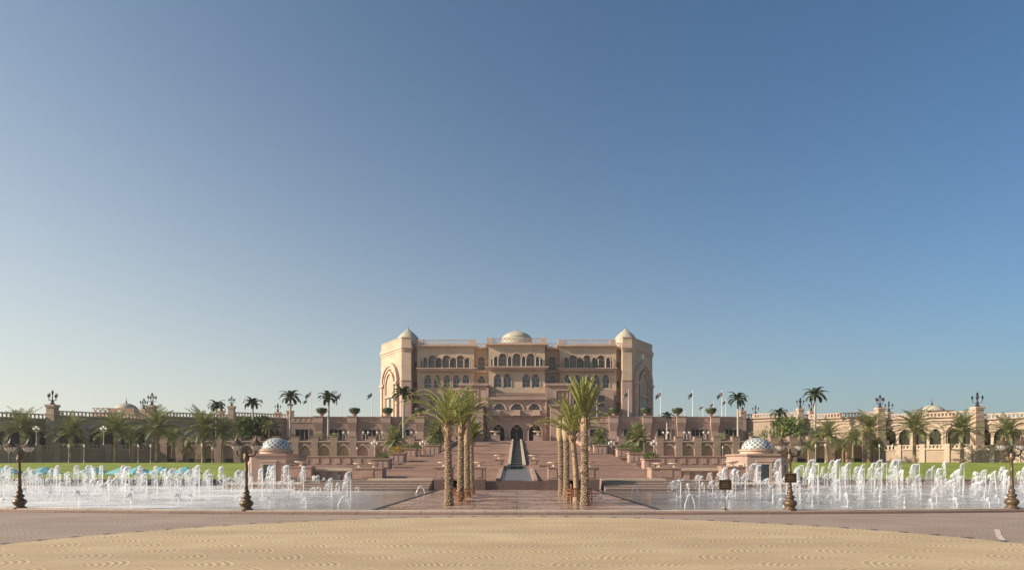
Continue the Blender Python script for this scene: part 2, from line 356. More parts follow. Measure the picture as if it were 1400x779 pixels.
# ------------------------------------------------------------------ arch helpers
def ah(kind, a, x):
    x = min(abs(x), a)
    if kind == 'rect': return 0
    if kind == 'round': return math.sqrt(max(0, a*a-x*x))
    Rr = 1.45*a; c = Rr-a
    return math.sqrt(max(0, Rr*Rr-(x+c)**2))
def outline(xc, a, zb, zs, kind, n=7):
    if kind == 'rect': return [(xc-a, zb), (xc+a, zb), (xc+a, zs), (xc-a, zs)]
    pts = [(xc-a, zb), (xc+a, zb)]
    for i in range(2*n+1):
        t = math.cos(math.pi*i/(2*n)); pts.append((xc+a*t, zs+ah(kind, a, a*t)))
    return pts
def arch_panel(mb, x0, x1, z0, z1, y0, y1, ops, n=7):
    """wall panel with real arched openings; ops = [(xc, a, zb, zs, kind)]"""
    cur = x0
    for (xc, a, zb, zs, kind) in sorted(ops):
        if xc-a > cur+1e-4: mb.box(cur, xc-a, y0, y1, z0, z1)
        if zb > z0+1e-3: mb.box(xc-a, xc+a, y0, y1, z0, zb)
        if kind == 'rect': mb.box(xc-a, xc+a, y0, y1, zs, z1)
        else:
            xs = [xc-a*math.cos(math.pi*i/(2*n)) for i in range(2*n+1)]
            for p, q in zip(xs, xs[1:]):
                zp = zs+ah(kind, a, p-xc); zq = zs+ah(kind, a, q-xc)
                mb.hexa([(p, y0, zp), (q, y0, zq), (q, y1, zq), (p, y1, zp)], [(p, y0, z1), (q, y0, z1), (q, y1, z1), (p, y1, z1)])
        cur = xc+a
    if cur < x1-1e-4: mb.box(cur, x1, y0, y1, z0, z1)
def ring(mb, xc, a, bw, zb, zs, kind, y0, y1, n=8):
    def pts(r):
        P = [(xc-r, zb)]
        if kind == 'rect': return [(xc-r, zb), (xc-r, zs+r-a), (xc+r, zs+r-a), (xc+r, zb)]
        for i in range(2*n+1):
            t = -math.cos(math.pi*i/(2*n)); P.append((xc+r*t, zs+ah(kind, r, r*t)))
        P.append((xc+r, zb)); return P
    A = pts(a); B = pts(a+bw)
    for i in range(len(A)-1):
        q = [A[i], A[i+1], B[i+1], B[i]]
        mb.hexa([(p[0], y0, p[1]) for p in q], [(p[0], y1, p[1]) for p in q])
def window(parent, xc, a, zb, zs, kind, y, style='two', M=None, name='window', mould=None):
    mb = MB(M); mb.slab(outline(xc, a, zb, zs, kind), y-.06, y)
    o = mb.build(name, PANE2 if style == 'two' else DARKW if style == 'door' else DPANE if style == 'wing' else GLASS, parent)
    if mould: mm = MB(M); ring(mm, xc, a, .3, zb, zs, kind, mould-.14, mould+.02, 6); mm.build('moulding', TRIM, o)
    fr = MB(M); t = max(.09, a*.09); top = zs+ah(kind, a, 0)
    if style == 'two':
        fr.box(xc-t/2, xc+t/2, y-.16, y-.06, zb, top-.05); zt = zs-.1
        fr.box(xc-a, xc+a, y-.18, y-.06, zt-.12, zt+.12)
        fr.box(xc-a, xc+a, y-.22, y-.1, zb, zb+.12)
    elif style == 'y':
        h = top-zs; zt = zs-.1
        for s in (-1, 1):
            fr.slab([(xc-t*.7, zt), (xc+t*.7, zt), (xc+s*a*.62+t*.7, zs+h*.72), (xc+s*a*.62-t*.7, zs+h*.72)], y-.2, y-.06)
            fr.slab([(xc+s*a, zt-.1), (xc+s*a-s*t*1.5, zt-.1), (xc+s*a*.5, zs+h*.5), (xc+s*a*.62, zs+h*.6)], y-.2, y-.06)
        fr.box(xc-t*.6, xc+t*.6, y-.2, y-.06, zb, zt)
        fr.box(xc-a, xc-t*.6, y-.18, y-.06, zb+(zt-zb)*.48, zb+(zt-zb)*.48+.15); fr.box(xc+t*.6, xc+a, y-.18, y-.06, zb+(zt-zb)*.48, zb+(zt-zb)*.48+.15)
    elif style == 'door':
        h = top-zs
        for s in (-1, 1):
            fr.slab([(xc+s*a*1.0, zs), (xc+s*a*.86, zs+.05), (xc+s*a*.1, zs+h*.42), (xc, zs+h*.30), (xc, zs+h*.62), (xc+s*a*.3, zs+h*.72)], y-.35, y-.06) if False else None
            fr.slab([(xc, zs+h*.35), (xc+s*a*.55, zs+h*.80), (xc+s*a*.42, zs+h*.90), (xc, zs+h*.60)], y-.35, y-.06)
        fr.box(xc-t/2, xc+t/2, y-.16, y-.06, zb, zs)
    elif style == 'slit': fr.box(xc-a, xc+a, y-.12, y-.06, (zb+zs)/2-.06, (zb+zs)/2+.06)
    fr.build('frame', CREAM if style in ('y', 'door') else BLIND, o)
    return o
def lattice(mb, x0, x1, y, z0, z1, pitch=1.1, t=.26, d=.22):
    pitch *= 1.35
    n = max(1, round((x1-x0)/pitch)); p = (x1-x0)/n
    for i in range(n):
        xa = x0+i*p; xb = xa+p; xm = (xa+xb)/2
        # rounded mesh of interlaced arches: a pointed arch per bay plus one half shifted
        for (u, v) in ((xa, xb), (xb, xa)):
            mb.hexa([(u-t/2, y-d/2, z0), (u+t/2, y-d/2, z0), (u+t/2, y+d/2, z0), (u-t/2, y+d/2, z0)],
                    [(v-t/2, y-d/2, z1), (v+t/2, y-d/2, z1), (v+t/2, y+d/2, z1), (v-t/2, y+d/2, z1)])
    mb.box(x0, x1, y-d*.7, y+d*.7, z0-.25, z0); mb.box(x0, x1, y-d*.7, y+d*.7, z1, z1+.15)
def balusters(mb, x0, x1, y, z0, z1, pitch=.75, t=.3, rail=.25):
    n = max(1, round((x1-x0)/pitch)); p = (x1-x0)/n
    for i in range(n): mb.box(x0+(i+.5)*p-t/2, x0+(i+.5)*p+t/2, y-.12, y+.12, z0, z1-rail)
    mb.box(x0, x1, y-.22, y+.22, z1-rail, z1)
CONEP = lambda r, h: [(r, 0), (r*.93, h*.12), (r*.80, h*.32), (r*.62, h*.53), (r*.43, h*.71), (r*.26, h*.85), (r*.13, h*.96), (r*.07, h*1.08)]
DOMEP = lambda r, h: [(r, 0), (r*.98, h*.16), (r*.90, h*.36), (r*.76, h*.55), (r*.56, h*.74), (r*.34, h*.88), (r*.17, h*.96), (r*.08, h*1.03), (r*.055, h*1.10)]
def finial(mb, x, y, z, s):
    mb.lathe(x, y, [(.14*s, z), (.34*s, z+.25*s), (.32*s, z+.5*s), (.1*s, z+.75*s), (.2*s, z+.95*s), (.07*s, z+1.2*s), (.02*s, z+2.6*s)], 8)

# ================================================================== SETTING
G = MB(); G.quad((-3000, -200, -.02), (3000, -200, -.02), (3000, 4000, -.02), (-3000, 4000, -.02))
tag(G.build('ground', ROSEP), kind='structure')
# round sand-coloured forecourt
cy, rr = 19.9, 20.6
d = MB(); n = 120
d.add([(0, cy, 0)]+[(rr*math.cos(2*math.pi*i/n)*(1.0), cy+rr*math.sin(2*math.pi*i/n), 0) for i in range(n)], [[0, 1+i, 1+(i+1) % n] for i in range(n)])
tag(d.build('forecourt', SAND, origin=(0, 0, -.016)), kind='structure').location.z = .0
# darker edging blocks of the forecourt
e = MB(); n = 190
for i in range(n):
    a0 = 2*math.pi*i/n; a1 = a0+2*math.pi/n*(.42 if i % 2 else .0)
    if i % 2: e.add([((rr+q)*math.cos(a), cy+(rr+q)*math.sin(a), .012) for a, q in ((a0, .03), (a1, .03), (a1, .6), (a0, .6))], [[0, 1, 2, 3]])
tag(e.build('forecourt_edging', GRAN), kind='structure')
e = MB(); e.box(-.05, .05, 31.5, 40.3, .004, .012); tag(e.build('drain_joint', IRON), 'thin dark joint line running across the sand coloured forecourt to the kerb', 'drain')
e = MB()
wp = lambda px, py: (wx(px, 2799/(py-HY)), 2799/(py-HY))
pts = [wp(1359, 722.5), wp(1367, 723), wp(1369, 730), wp(1376, 739), wp(1369, 739.5), wp(1362, 732)]
e.prism(pts, -.012, -.004); tag(e.build('paint_mark', BOWL), 'short pale curved paint stroke on the rose setts near right edge', 'road marking')
# kerb: long bowed edge of the fountain
def kerbY(x): return 42.4+3.0*(abs(x)/36)**2.2 if abs(x) < 60 else 42.4+3.0*(60/36)**2.2+(abs(x)-60)*.12
k = MB(); k2 = MB(); xs = [i*2.0 for i in range(-45, 46)]
for a, c in zip(xs, xs[1:]):
    for mb, o0, o1, z1 in ((k, 0, .55, .13), (k2, .55, 1.35, .20)):
        mb.hexa([(a, kerbY(a)+o0, -.1), (c-.02, kerbY(c)+o0, -.1), (c-.02, kerbY(c)+o1, -.1), (a, kerbY(a)+o1, -.1)],
                [(a, kerbY(a)+o0, z1), (c-.02, kerbY(c)+o0, z1), (c-.02, kerbY(c)+o1, z1), (a, kerbY(a)+o1, z1)])
tag(k.build('kerb', PURP), kind='structure'); tag(k2.build('kerb_coping', CREAM), kind='structure')
# plaza & pools
PW = 9.35
p = MB(); p.box(-PW, PW, 43.9, 84, -.1, .10); tag(p.build('plaza', WET), kind='structure')
for s, mt in ((-1, POOL), (1, POOLR)):
    a = MB(); xe = s*(PW+.32)
    A = [(xe, kerbY(xe)+1.36), (s*40, kerbY(40)+1.36), (s*90, kerbY(90)+1.36), (s*90, 106), (xe, 106)]
    a.add([(q[0], q[1], .06) for q in A], [list(range(5))])
    tag(a.build('fountain_water', mt), kind='structure')
    b_ = MB(); b_.box(min(s*PW, s*(PW+.3)), max(s*PW, s*(PW+.3)), 43.9, 81, -.1, .135)
    tag(b_.build('pool_edge', IRON), kind='structure')
# pool back walls and lawns, bank
for s in (-1, 1):
    a = MB(); a.box(*sorted((s*43.5, s*100)), 106, 106.8, -.1, .9); a.box(*sorted((s*43.5, s*100)), 105.9, 106.95, .9, 1.0)
    tag(a.build('retaining_wall', GREY if s < 0 else PURP), 'low grey stone wall behind the left fountain jets' if s < 0 else 'low brown stone wall behind the right fountain jets', 'wall')
    g = MB(); rows = [(107, .8), (113, 1.25), (121, 1.95), (130, 2.75), (140, 3.3), (152, 3.75), (175, 4.0)]
    inner = [43.5, 43.5, 43.5, 41, 41, 41, 41]; V = []; FF = []
    rnd = random.Random(5)
    for j, (D, z) in enumerate(rows):
        for i in range(13):
            x = inner[j]+(150-inner[j])*i/12; V.append((s*x, D, z+rnd.uniform(-.06, .06)))
    for j in range(len(rows)-1):
        for i in range(12): q = j*13+i; FF.append([q, q+1, q+14, q+13])
    g.add(V, FF); tag(g.build('lawn', GRASS, smooth=True), kind='structure')
# big earth platform levels (structure): mid terrace floors
t = MB()
for s in (-1, 1):
    t.box(*sorted((s*22.8, s*32)), 100.65, 129.4, -.1, 2.62); t.box(*sorted((s*32.01, s*43.5)), 99.95, 114, -.1, .3); t.box(*sorted((s*32.01, s*41)), 114.01, 129.4, -.1, 2.62)                      # cream bed
    t.box(*sorted((s*20.2, s*41)), 130, 174.9, -.1, 4.1); t.box(*sorted((s*41, s*150)), 153, 174.9, -.1, 3.72)      # behind T3 wall
tag(t.build('terrace', CREAM), kind='structure')
t = MB()
for s in (-1, 1):
    t.box(*sorted((s*16.9, s*96)), 176, 206, -.1, 9.7)
t.box(-16.9, 16.9, 200.2, 212, -.1, 10.35)
tag(t.build('upper_terrace', PURP), kind='structure')
# ================================================================== STAIRS + CASCADE
def flight(mb, x0, x1, D0, z0, D1, z1, n):
    for i in range(n):
        a = D0+(D1-D0)*i/n; z = z0+(z1-z0)*(i+1)/n
        mb.box(x0, x1, a, D1+.5, z-(z1-z0)/n, z)
SZ = lambda D: 1.2+.0822*(D-88)
st = thing('grand_staircase', 'broad rose stone staircase climbing to the palace doors beside the dark cascade', 'staircase', (0, 88, 0))
for s in (-1, 1):
    for nm, x0, x1, D0, D1, nn in (('lower_flight', 2.6, 19.2, 88, 112, 13), ('middle_flight', 1.46, 19.2, 114.5, 139, 13), ('upper_flight', 1.45, 16.2, 143, 169, 14), ('top_flight', 1.45, 16.2, 172, 200, 15)):
        z0 = SZ(D0 if D0 == 88 else D0-2.0); a, c = sorted((s*x0, s*x1)); mb = MB()
        flight(mb, a, c, D0, z0, D1, SZ(D1), nn); mb.box(a, c, D1+.5, {112: 114.5, 139: 143, 169: 172, 200: 200.6}[D1], 0, SZ(D1)); mb.build(nm, STAIR, st)
    mb = MB(); flight(mb, *sorted((s*10.7, s*27)), 82.5, .10, 87.3, 1.2, 6)
    mb.box(*sorted((s*10.7, s*27)), 87.8, 88.4, 0, 1.2)
    mb.build('bottom_steps', PURP, st)
    mb = MB()
    for i in range(6): D = 82.5+4.8*i/6; z = .10+1.1*(i+1)/6; mb.box(*sorted((s*10.7, s*27)), D-.05, D+.35, z+.003, z+.05)
    mb.build('step_nosing', BOWL, st)
    mb = MB(); mb.box(*sorted((s*10.7, s*19.0)), 86.95, 87.6, 1.25, 1.45); mb.build('step_edge', CREAM, st)
cw = thing('water_cascade', 'dark sloping water cascade with pale curbs in the middle of the staircase', 'cascade', (0, 84, 0))
def ramp_box(mb, x0, x1, D0, z0a, D1, z1a, zb=-.1):
    mb.hexa([(x0, D0, zb), (x1, D0, zb), (x1, D1, zb), (x0, D1, zb)], [(x0, D0, z0a), (x1, D0, z0a), (x1, D1, z1a), (x0, D1, z1a)])
mb = MB(); mb.box(-5.2, 5.2, 83.8, 84.4, 0, 1.18); mb.build('front_wall', GRAN, cw)
mb = MB(); ramp_box(mb, -2.05, 2.05, 84.4, 1.12, 108, 2.62); mb.build('water_chute', STILL, cw)
mb = MB()
for i in range(18):
    D = 108+92/18*i; z = SZ(D)+.05; ramp_box(mb, -.98, .98, D, z+.1, D+92/18, z+.38)
mb.build('dark_channel', CASC, cw)
for s in (-1, 1):
    mb = MB(); ramp_box(mb, *sorted((s*2.06, s*2.6)), 84.4, 1.36, 108, 2.9); mb.build('curb', ROSE, cw)
    mb = MB(); ramp_box(mb, *sorted((s*.99, s*1.45)), 108, SZ(108)+.45, 200.4, SZ(200)+.55); mb.build('curb', CREAM, cw)
    mb = MB(); ramp_box(mb, *sorted((s*1.45, s*2.6)), 107.0, 3.0, 114.4, 3.4); mb.build('shoulder', PURP, cw)
    mb = MB(); flight(mb, *sorted((s*2.6, s*5.2)), 84.4, .1, 88, 1.2, 5); mb.build('side_steps', ROSE, cw)
# pedestals with shallow bowls
def pedestal_mesh(root, wd, dp, h, m1, m2, base=.45):
    a = MB(); a.cbox(0, 0, 0, wd+.04, dp+.04, h*base); a.build('plinth', m2, root, origin=(0, 0, 0))
    a = MB(); a.cbox(0, 0, h*base, wd-.04, dp-.04, h*(1-base)-.18); a.cbox(0, 0, h-.18, wd+.18, dp+.18, .18)
    a.box(-wd*.2, wd*.2, -dp/2-.03, -dp/2+.02, h*(base+.08), h*.88); a.build('shaft', m1, root, origin=(0, 0, 0))
def bowl_thing(label='x'):
    t = thing('stone_bowl', label, 'bowl', group='shallow stone bowls on the stair pedestals')
    a = MB(); a.lathe(0, 0, [(.42, 0), (.36, .08), (.16, .2), (.2, .32), (.5, .45), (.95, .62), (1.0, .72), (.93, .72), (.4, .55), (.02, .52)], 20); a.build('dish', BOWL, t, True)
    a = MB(); a.cbox(0, 0, -.001, .95, .95, .07); a.build('foot', CREAM, t); return t
BW = Proto(bowl_thing())
def pedestal(x, y, z, wd, dp, h, lab, blabs, m1=ROSE, m2=GRAN, bx=(0,), bs=.8):
    t = thing('pedestal', lab, 'pedestal', (x, y, z)); r0 = t.location.copy(); t.location = (0, 0, 0)
    pedestal_mesh(t, wd, dp, h, m1, m2); t.location = r0
    for q, bl in zip(bx, blabs): BW.put((x+q, y, z+h+.005), bl, scale=bs)
for s, sn in ((-1, 'left'), (1, 'right')):
    pedestal(s*4.6, 84.6, .1, 1.5, 2.2, 2.85, f'rose pedestal on dark plinth just {sn} of the cascade foot', [f'shallow bowl on the pedestal just {sn} of the cascade foot'])
    pedestal(s*9.0, 84.6, .1, 2.2, 2.2, 2.85, f'wider rose pedestal on dark plinth behind the {sn} palm row', [f'shallow bowl on the wider pedestal behind the {sn} palm row'])
    pedestal(s*2.75+s*.0, 107.5, 2.4, 1.5, 1.6, 1.75, f'small rose pedestal {sn} of the upper dark channel', [f'shallow bowl on the small pedestal {sn} of the dark channel'], m2=ROSE, bs=.85)
    pedestal(s*6.3, 201.5, 10.3, 2.6, 2.4, 1.9, f'dark rose pedestal before the {sn} palace door', [f'pale bowl on the pedestal before the {sn} palace door'], m1=PINK, m2=PINK, bs=1.6)
    pedestal(s*19.4, 90, .1, 3.9, 3.0, 2.75, f'long rose block at the {sn} foot of the staircase carrying two bowls', [f'inner one of two bowls on the block at the {sn} stair foot', f'outer one of two bowls on the block at the {sn} stair foot'], bx=(-s*.6, s*1.35), bs=.8)
    pedestal(s*31.2, 99, .1, 3.4, 2.0, 2.9, f'rose block beside the {sn} domed kiosk carrying a wide bowl', [f'wide bowl on the block beside the {sn} domed kiosk'], bs=1.0)
# ---- greenery helper
def leaf_clump(mb, rnd, c, rad, n, size, up=.3):
    for _ in range(n):
        while True:
            q = Vector((rnd.uniform(-1, 1), rnd.uniform(-1, 1), rnd.uniform(-1, 1)))
            if .3 < q.length < 1: break
        p = Vector(c)+Vector((q.x*rad[0], q.y*rad[1], q.z*rad[2]))
        d = (q+Vector((rnd.uniform(-.7, .7), rnd.uniform(-.7, .7), up+rnd.uniform(-.5, .7)))).normalized(); u = d.orthogonal().normalized()
        u = (Matrix.Rotation(rnd.uniform(0, 6.28), 3, d) @ u); s = size*rnd.uniform(.6, 1.4)
        mb.add([p, p+d*s*.5+u*s*.22, p+d*s, p+d*s*.5-u*s*.22], [[0, 1, 2, 3]])
rnd = random.Random(11)
def planter_thing():
    t = thing('stone_planter', 'x', 'planter', group='stepped stone planters beside the staircase')
    a = MB(); a.cbox(0, 0, 0, 2.5, 2.6, 1.7); a.cbox(0, 0, 1.7, 2.8, 2.9, .16); a.build('box', ROSE, t)
    a = MB()
    for k in range(3): a.cbox(-.8+.8*k, -1.31, .35, .5, .06, 1.0)
    a.build('relief', PINK, t); return t
PT = Proto(planter_thing())
def shrub_thing(name, lab, cat, mat, w_, h_, n, seed, group=None, size=.35):
    t = thing(name, lab, cat, group=group); r = random.Random(seed)
    a = MB(); leaf_clump(a, r, (0, 0, h_*.55), (w_/2, w_/2, h_*.5), n, size); a.build('foliage', mat, t)
    a = MB()
    for k in range(5): a.tube([(0, 0, -.05), (r.uniform(-.2, .2)*w_, r.uniform(-.2, .2)*w_, h_*.6)], [.05, .02], 4)
    a.build('stem', BARK, t); return t
SH = Proto(shrub_thing('planter_shrub', 'x', 'shrub', SHRUB, 2.2, 1.0, 300, 3, 'low shrubs growing in the stair planters', .3))
plants = [(92, 'lowest'), (106, 'second'), (120, 'third'), (134, 'fourth')]
for s, sn in ((-1, 'left'), (1, 'right')):
    for D, nm in plants:
        if D > 95:
            z = SZ(D)-.35; PT.put((s*20.9, D, z), f'{nm} stone planter up the {sn} side of the stairs', scale=(1.05, 1, 1))
            if D != 120 or s > 0: SH.put((s*20.9, D, z+1.75), f'low green shrub in the {nm} planter up the {sn} stair side', rz=D, scale=(1, 1, rnd.uniform(.6, 1)))
    PT.put((s*18.3, 150, 5.2), f'top stone planter where the {sn} stair narrows', scale=(1.15, 1, 1.35)); SH.put((s*18.3, 150, 7.6), f'green shrub in the top planter of the {sn} stair side', scale=(1.1, 1.1, 1.2))
fl = shrub_thing('flowering_shrub', 'golden orange shrub spilling from a planter left of the stairs', 'shrub', FLOWER, 2.8, 1.4, 420, 9); fl.location = (-20.9, 120, SZ(120)+1.35); fl.scale = (.8, .8, .8)
# balustrades beside the upper stair & between planters
for s, sn in ((-1, 'left'), (1, 'right')):
    t = thing('balustrade', f'pierced dark rose balustrade {sn} of the upper stair flight', 'balustrade', (s*20, 150, 5)); a = MB()
    balusters(a, *sorted((s*20.1, s*24.6)), 150, 5.3, 6.9, .55, .25); a.build('railing', ROSE, t)
    a = MB(); ramp_box(a, *sorted((s*16.25, s*16.85)), 152, 7.1, 200, 11.2, 4); a.build('side_wall', ROSE, t)
    a = MB(); balusters(a, *sorted((s*16.9, s*21)), 172, 8.9, 10.3, .6, .3); a.build('upper_railing', PURP, t)
    # side cheek of the lower flights
# garden walls between kiosk and stairs
for s, sn in ((-1, 'left'), (1, 'right')):
    t = thing('garden_wall', f'long relief banded garden wall on the {sn} above the pale planting bed', 'wall', (s*40, 130, 2.6)); a = MB()
    x0, x1 = sorted((s*22.5, s*43)); a.box(x0, x1, 129.4, 130, 0, 4.75); a.build('wall', BAND, t)
    a = MB(); a.box(x0-.2, x1+.2, 129.25, 130.2, 4.75, 4.95)
    for i in range(int((x1-x0)/2)): a.box(x0+.5+2*i, x0+1.5+2*i, 129.3, 129.4, 3.5, 4.5)
    a.build('coping', ROSE, t)
    t = thing('niche_wall', f'low rose wall with blind niches {sn} of the stair foot block', 'wall', (s*26, 100, 0)); a = MB()
    x0, x1 = sorted((s*21.5, s*30)); ops = []
    nn = int((x1-x0)/1.5)
    for i in range(nn): ops.append((x0+(i+.5)*(x1-x0)/nn, .42, 1.05, 1.8, 'round'))
    arch_panel(a, x0, x1, 0, 2.35, 100, 100.3, ops, 3); a.box(x0, x1, 100.3, 100.6, 0, 2.35); a.build('wall', PINK, t)
    a = MB(); a.box(x0-.15, x1+.15, 99.75, 100.7, 2.35, 2.64); a.build('coping', CREAM, t)
    t = thing('pool_terrace', f'low cream edged step along the back of the {sn} pool', 'terrace', (s*40, 96, 0)); a = MB()
    x0, x1 = sorted((s*21.6, s*38)); a.box(x0, x1, 88.5, 99.9, -.1, .62); a.build('base', PINK, t)
    a = MB(); a.box(x0, x1, 88.35, 99.9, .62, .75); a.build('edge', CREAM, t)
# ================================================================== KIOSKS
def kiosk():
    t = thing('domed_kiosk', 'x', 'kiosk', group='domed kiosks at the backs of the pools')
    w_ = 4.05; c = 1.5; H = 4.35
    P = [(-w_, -w_+c), (-w_+c, -w_), (w_-c, -w_), (w_, -w_+c), (w_, w_-c), (w_-c, w_), (-w_+c, w_), (-w_, w_-c)]
    a = MB(); a.prism(P, 0, H); a.build('wall', PINK, t)
    a = MB(); a.prism([(x*1.05, y*1.05) for x, y in P], H, H+.25); a.prism([(x*1.04, y*1.04) for x, y in P], -.02, .45); a.build('cornice', ROSE, t)
    a = MB(); a.lathe(0, 0, [(2.5, H+.2), (2.5, H+.75), (2.72, H+.78), (2.72, H+.98), (2.2, H+1.0)], 32); a.build('drum', TRIM, t)
    a = MB(); a.lathe(0, 0, [(2.32*math.cos(q), 1.85*math.sin(q)) for q in [i*math.pi/2/12 for i in range(12)]]+[(.02, 1.85)], 36)
    d_ = a.build('dome', TILE, t, True, origin=(0, 0, 0)); d_.location = (0, 0, H+1.0)
    for (ang) in (0, -math.pi/2, math.pi/2):
        M = Matrix.Rotation(ang, 4, 'Z'); a = MB(M); ring(a, 0, .75, .38, .1, 3.0, 'rect', -w_-.12, -w_+.05); a.box(-1.3, 1.3, -w_-.2, -w_, 3.4, 3.6)
        fr = a.build('door_frame', TRIM, t); a = MB(M); a.box(-.75, .75, -w_-.04, -w_+.02, .1, 3.0); a.build('door', GLASS, fr)
        a = MB(M)
    for s in (-1, 1):
        M = Matrix.Translation(Vector((s*(w_-c/2), -w_+c/2, 0))) @ Matrix.Rotation(s*math.pi/4, 4, 'Z'); a = MB(M)
        ring(a, 0, .35, .22, .9, 2.9, 'rect', -.1, .05); f_ = a.build('window_frame', TRIM, t); a = MB(M); a.box(-.35, .35, -.03, .05, .9, 2.9); a.build('pane', GLASS, f_)
    return t
KI = Proto(kiosk())
KI.put((wx(378, 108), 108, .3), 'domed kiosk with blue grey lozenge dome on the left side, mostly in shade', rz=R(3))
KI.put((wx(1034, 108), 108, .3), 'domed kiosk with pale lozenge dome on the right side, its left wall sunlit', rz=R(-3))
# ================================================================== LOWER TERRACE WALL (T2) and PODIUM (T1)
for s, sn in ((-1, 'left'), (1, 'right')):
    D = 175; z0 = 3.9; zt = wz(597, D); zc = wz(604, D)
    xe = 91 if s < 0 else 90
    t = thing('arcaded_terrace_wall', f'long banded terrace wall with pointed blind arches {sn} of the stairs', 'wall', (s*50, D, z0))
    a = MB(); body = MB(); rg = MB(); x0, x1 = sorted((s*17.2, s*xe)); nb = 15; sp = (xe-17.2)/nb
    ops = [(s*(17.2+sp*(i+.5)), 1.45, z0, wz(619, D), 'point') for i in range(nb)]
    arch_panel(a, x0, x1, z0, zc, D-.45, D, ops, 5); a.build('wall', BAND, t)
    body.box(x0, x1, D, D+1.2, z0, zc); body.box(x0, x1, D+.2, D+.9, zc+.25, zt-.6); body.build('niche_back', ROSE, t)
    for (xc, aa, zb, zs, kd) in ops: 
        r_ = MB(); ring(r_, xc, 1.45, .32, z0, zs, 'point', D-.62, D-.44, 5); o_ = r_.build('arch_trim', TRIM if False else PINK, t)
        r_ = MB(); r_.box(xc-1.0, xc+1.0, D-.12, D-.01, z0+.1, z0+1.1); r_.build('grille', DARKW, o_)
    c_ = MB(); c_.box(x0, x1, D-.75, D+1.2, zc, zc+.25); c_.build('cornice', TRIM, t)
    for i in range(nb+1):
        xc = s*(17.2+sp*i) if 0 < i < nb else s*(17.2+sp*i-(.9 if i else -.9))
        q = MB(); q.box(xc-.85, xc+.85, D-.85, D-.46, z0, zc-.02); q.box(xc-1.0, xc+1.0, D-.8, D+1.0, zc+.25, zt); q.box(xc-1.1, xc+1.1, D-.9, D+1.1, zt, zt+.15); q.build('pier', PURP, t)
    # podium
    D = 190; z0 = 9.6; zt = wz(569.5, D); zw0 = 10.0; zw1 = wz(587, D)
    x0p, x1p = 16.9, (706.5-403)*D/F+1.0
    t = thing('podium', f'terraced podium with flared piers and dark openings {sn} of the palace doors', 'building', (s*40, D, z0)); a = MB(); x0, x1 = sorted((s*x0p, s*x1p))
    nb = 5; sp = 46*D/F; ops = []; piers = []
    for i in range(-1, 6):
        pxp = (437+46*i) if s < 0 else (2*CX-(437+46*i)); xc = wx(pxp, D)
        if x0p+.8 < abs(xc) < x1p-.8: piers.append(xc)
        xm = wx(pxp+23, D)
        if x0p+2 < abs(xm) < x1p-2.4: ops.append((xm, 1.75, zw0, zw1, 'rect'))
    arch_panel(a, x0, x1, z0, zt-1.55, D-.5, D, ops); a.build('wall', PURP, t)
    a = MB(); a.box(x0, x1, D, 208, z0, zt-1.0); a.build('body', PURP, t)
    a = MB(); a.box(x0, x1, D-.35, D+.1, zt-1.52, zt-.15); a.box(x0, x1, D-.55, D+.2, zt-.15, zt)
    n_ = int((x1-x0)/1.5)
    for i in range(n_): a.box(x0+.4+i*(x1-x0)/n_, x0+1.1+i*(x1-x0)/n_, D-.42, D-.36, zt-1.2, zt-.45)
    a.build('parapet', PINK, t)
    a = MB(); a.box(x0, x1, D-.62, D-.35, zt-1.7, zt-1.53); a.build('string_course', ROSE, t)
    for xc in piers:
        q = MB(); wt, wb = 1.6, .95
        q.hexa([(xc-wb, D-.8, z0), (xc+wb, D-.8, z0), (xc+wb, D-.51, z0), (xc-wb, D-.51, z0)], [(xc-wb, D-.8, zt-4.1), (xc+wb, D-.8, zt-4.1), (xc+wb, D-.51, zt-4.1), (xc-wb, D-.51, zt-4.1)])
        q.hexa([(xc-wb, D-.8, zt-4.1), (xc+wb, D-.8, zt-4.1), (xc+wb, D-.51, zt-4.1), (xc-wb, D-.51, zt-4.1)], [(xc-wt*.8, D-1.5, zt-1.7), (xc+wt*.8, D-1.5, zt-1.7), (xc+wt*.8, D-.51, zt-1.7), (xc-wt*.8, D-.51, zt-1.7)])
        q.box(xc-wt*.8, xc+wt*.8, D-1.5, D-.63, zt-1.7, zt-.1); q.box(xc-wt*.9, xc+wt*.9, D-1.65, D-.56, zt-.1, zt+.12)
        q.build('pier', PINK, t)
    for (xc, aa, zb, zs, kd) in ops:
        q = MB(); ring(q, xc, 1.75, .35, zb, zs, 'rect', D-.72, D-.5); f_ = q.build('window_frame', GREY, t)
        q = MB(); q.box(xc-1.74, xc+1.74, D-.1, D-.02, zb, zs); q.build('opening', DARKW, f_)
        q = MB()
        for u in (-.6, .6): q.box(xc+u-.1, xc+u+.1, D-.4, D-.12, zb, zs)
        q.build('mullion', PURP, f_)
PZ = wz(569.5, 190)-1.0      # podium roof level
